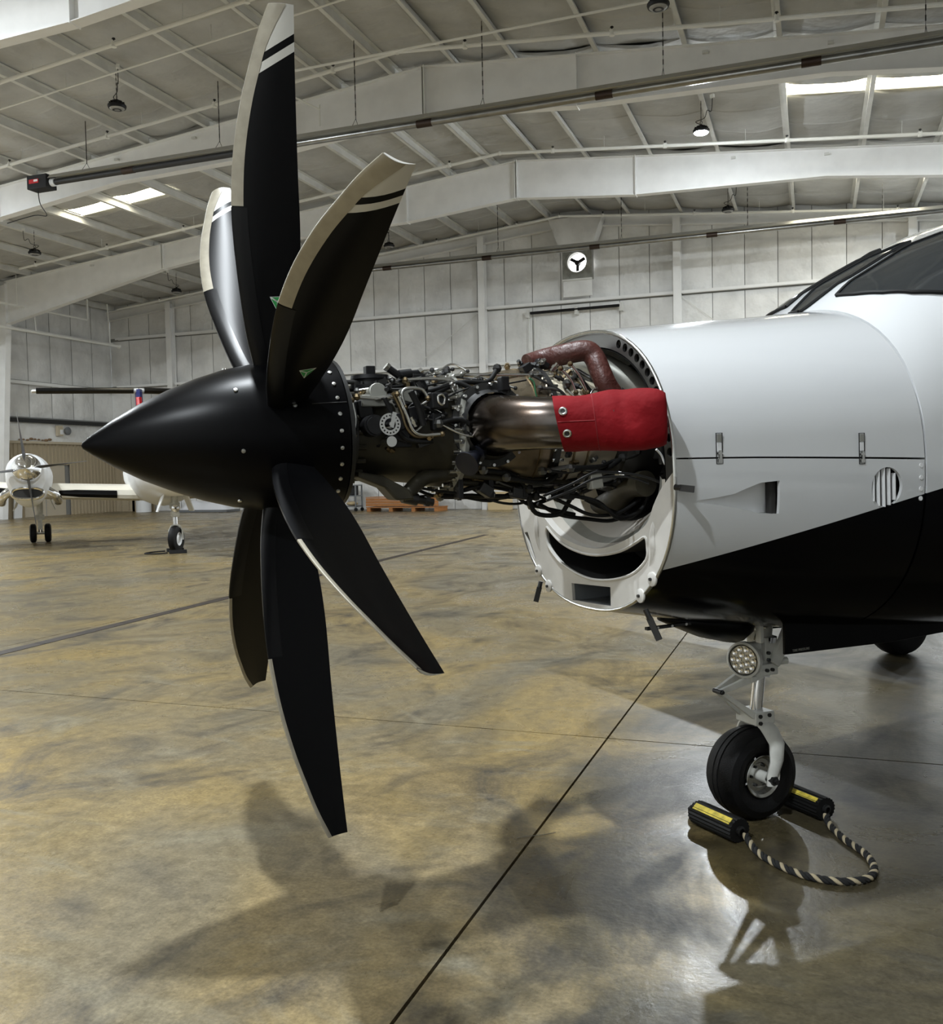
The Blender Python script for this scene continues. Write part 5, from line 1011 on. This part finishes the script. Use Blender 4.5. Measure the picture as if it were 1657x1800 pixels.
for s, l_ in ((-1, 'low black wheel chock in front of the far airplane nose wheel'), (1, 'low black wheel chock behind the far airplane nose wheel')):
    c = MB().prism([(-.07, 0, 0), (.07, 0, 0), (.04, 0, .07), (-.04, 0, .07)], (0, 1, 0), .34); o = c.build('wheel_chock', 'rubber', None, 0, far.matrix_world @ T((s * .27, -.17, 0)), .01); tag(o, l_, 'chock', 'chocks of the far airplane')
tag(MB().tube([far.matrix_world @ V(p) for p in ((-.27, .20, .02), (-.3, .4, .015), (-.1, .62, .015), (.2, .45, .015), (.27, .20, .02))], .014, 8).build('chock_rope', 'ropeb'), 'dark rope lying beside the far airplane nose wheel', 'rope')
# ================================================================== CHOCKS AT THE NOSE WHEEL
def chock(loc, rot, label, tape):
    t = thing('wheel_chock', label, 'chock', loc, rot, 'rubber chocks at the nose wheel')
    n, L_ = 40, .25; loop = []
    for k in range(n):
        a = 2 * math.pi * k / n; r = .046 + (.004 if k % 2 else 0); loop.append((r * math.cos(a) * 1.1, .049 + r * math.sin(a)))
    MB().rings([[V((y, x, z)) for y, z in loop] for x in (-L_ / 2, L_ / 2)]).build('rubber_body', 'rubber', t, 20)
    for y, z, w_, q in tape: MB().box((y, 0, z), (w_, L_ * .86, .003), Matrix.Rotation(q, 3, 'Y')).build('yellow_tape', 'yellow', t, 0)
    for x in (-1, 1): MB().lathe([(0, .02), (.012, .02), (.014, .012)], (0, x * L_ / 2, .049), (0, x, 0), 12).build('end_eyelet', 'darkmetal', t)
    return t
cA = Matrix.Rotation(math.atan2(.7045, .7094), 3, 'Z')
chock((-.385, 3.97, 0), math.atan2(.7045, .7094) + .06, 'black ribbed wheel chock with long yellow tape in front of the nose wheel', [(-.032, .087, .030, -.66)])
chock((-.05, 4.33, 0), math.atan2(.7045, .7094), 'black ribbed wheel chock behind the nose wheel, mostly hidden', [(-.032, .087, .022, -.66)])
rp = catmull([V(p) for p in ((-.268, 3.87, .04), (-.218, 3.775, .016), (-.13, 3.67, .014), (-.029, 3.603, .014), (.088, 3.594, .014), (.177, 3.652, .014), (.203, 3.753, .014), (.178, 3.882, .014), (.110, 4.005, .014), (.055, 4.13, .02), (.04, 4.19, .04))], 8)
rt = thing('chock_rope', 'black and tan braided rope looping between the two nose wheel chocks', 'rope', (-.03, 3.6, 0))
for ph, m_ in ((0, 'ropeb'), (2.094, 'ropet'), (4.189, 'ropeb')):
    pts = []; s_ = 0.
    dense = catmull(rp, 4)
    for i, p in enumerate(dense):
        d = (dense[min(i + 1, len(dense) - 1)] - dense[max(i - 1, 0)]); s_ += d.length / 2; d.normalize(); u = V((-d.y, d.x, 0)).normalized(); w_ = V((0, 0, 1))
        a = ph + s_ * 95; pts.append(p + u * math.cos(a) * .0075 + w_ * math.sin(a) * .0065 - V((-.03, 3.6, 0)))
    MB().tube(pts, .0078, 7, False).build('strand', m_, rt, 60)
MB().tube([V((-.48, 4.09, .05)), V((-.50, 4.10, .045)), V((-.515, 4.125, .03)), V((-.50, 4.15, .012)), V((-.47, 4.14, .03))], .014, 8).build('rope_knot', 'ropeb', rt, 60, T((.03, -3.6, 0)))
tag(MB().tube([V((-1.17, 3.66, .003)), V((-1.13, 3.69, .004)), V((-1.08, 3.72, .003)), V((-1.03, 3.765, .003))], .0015, 5).build('wire_scrap', 'steel'), 'short bright wire scrap lying on the floor by the slab joint', 'wire')
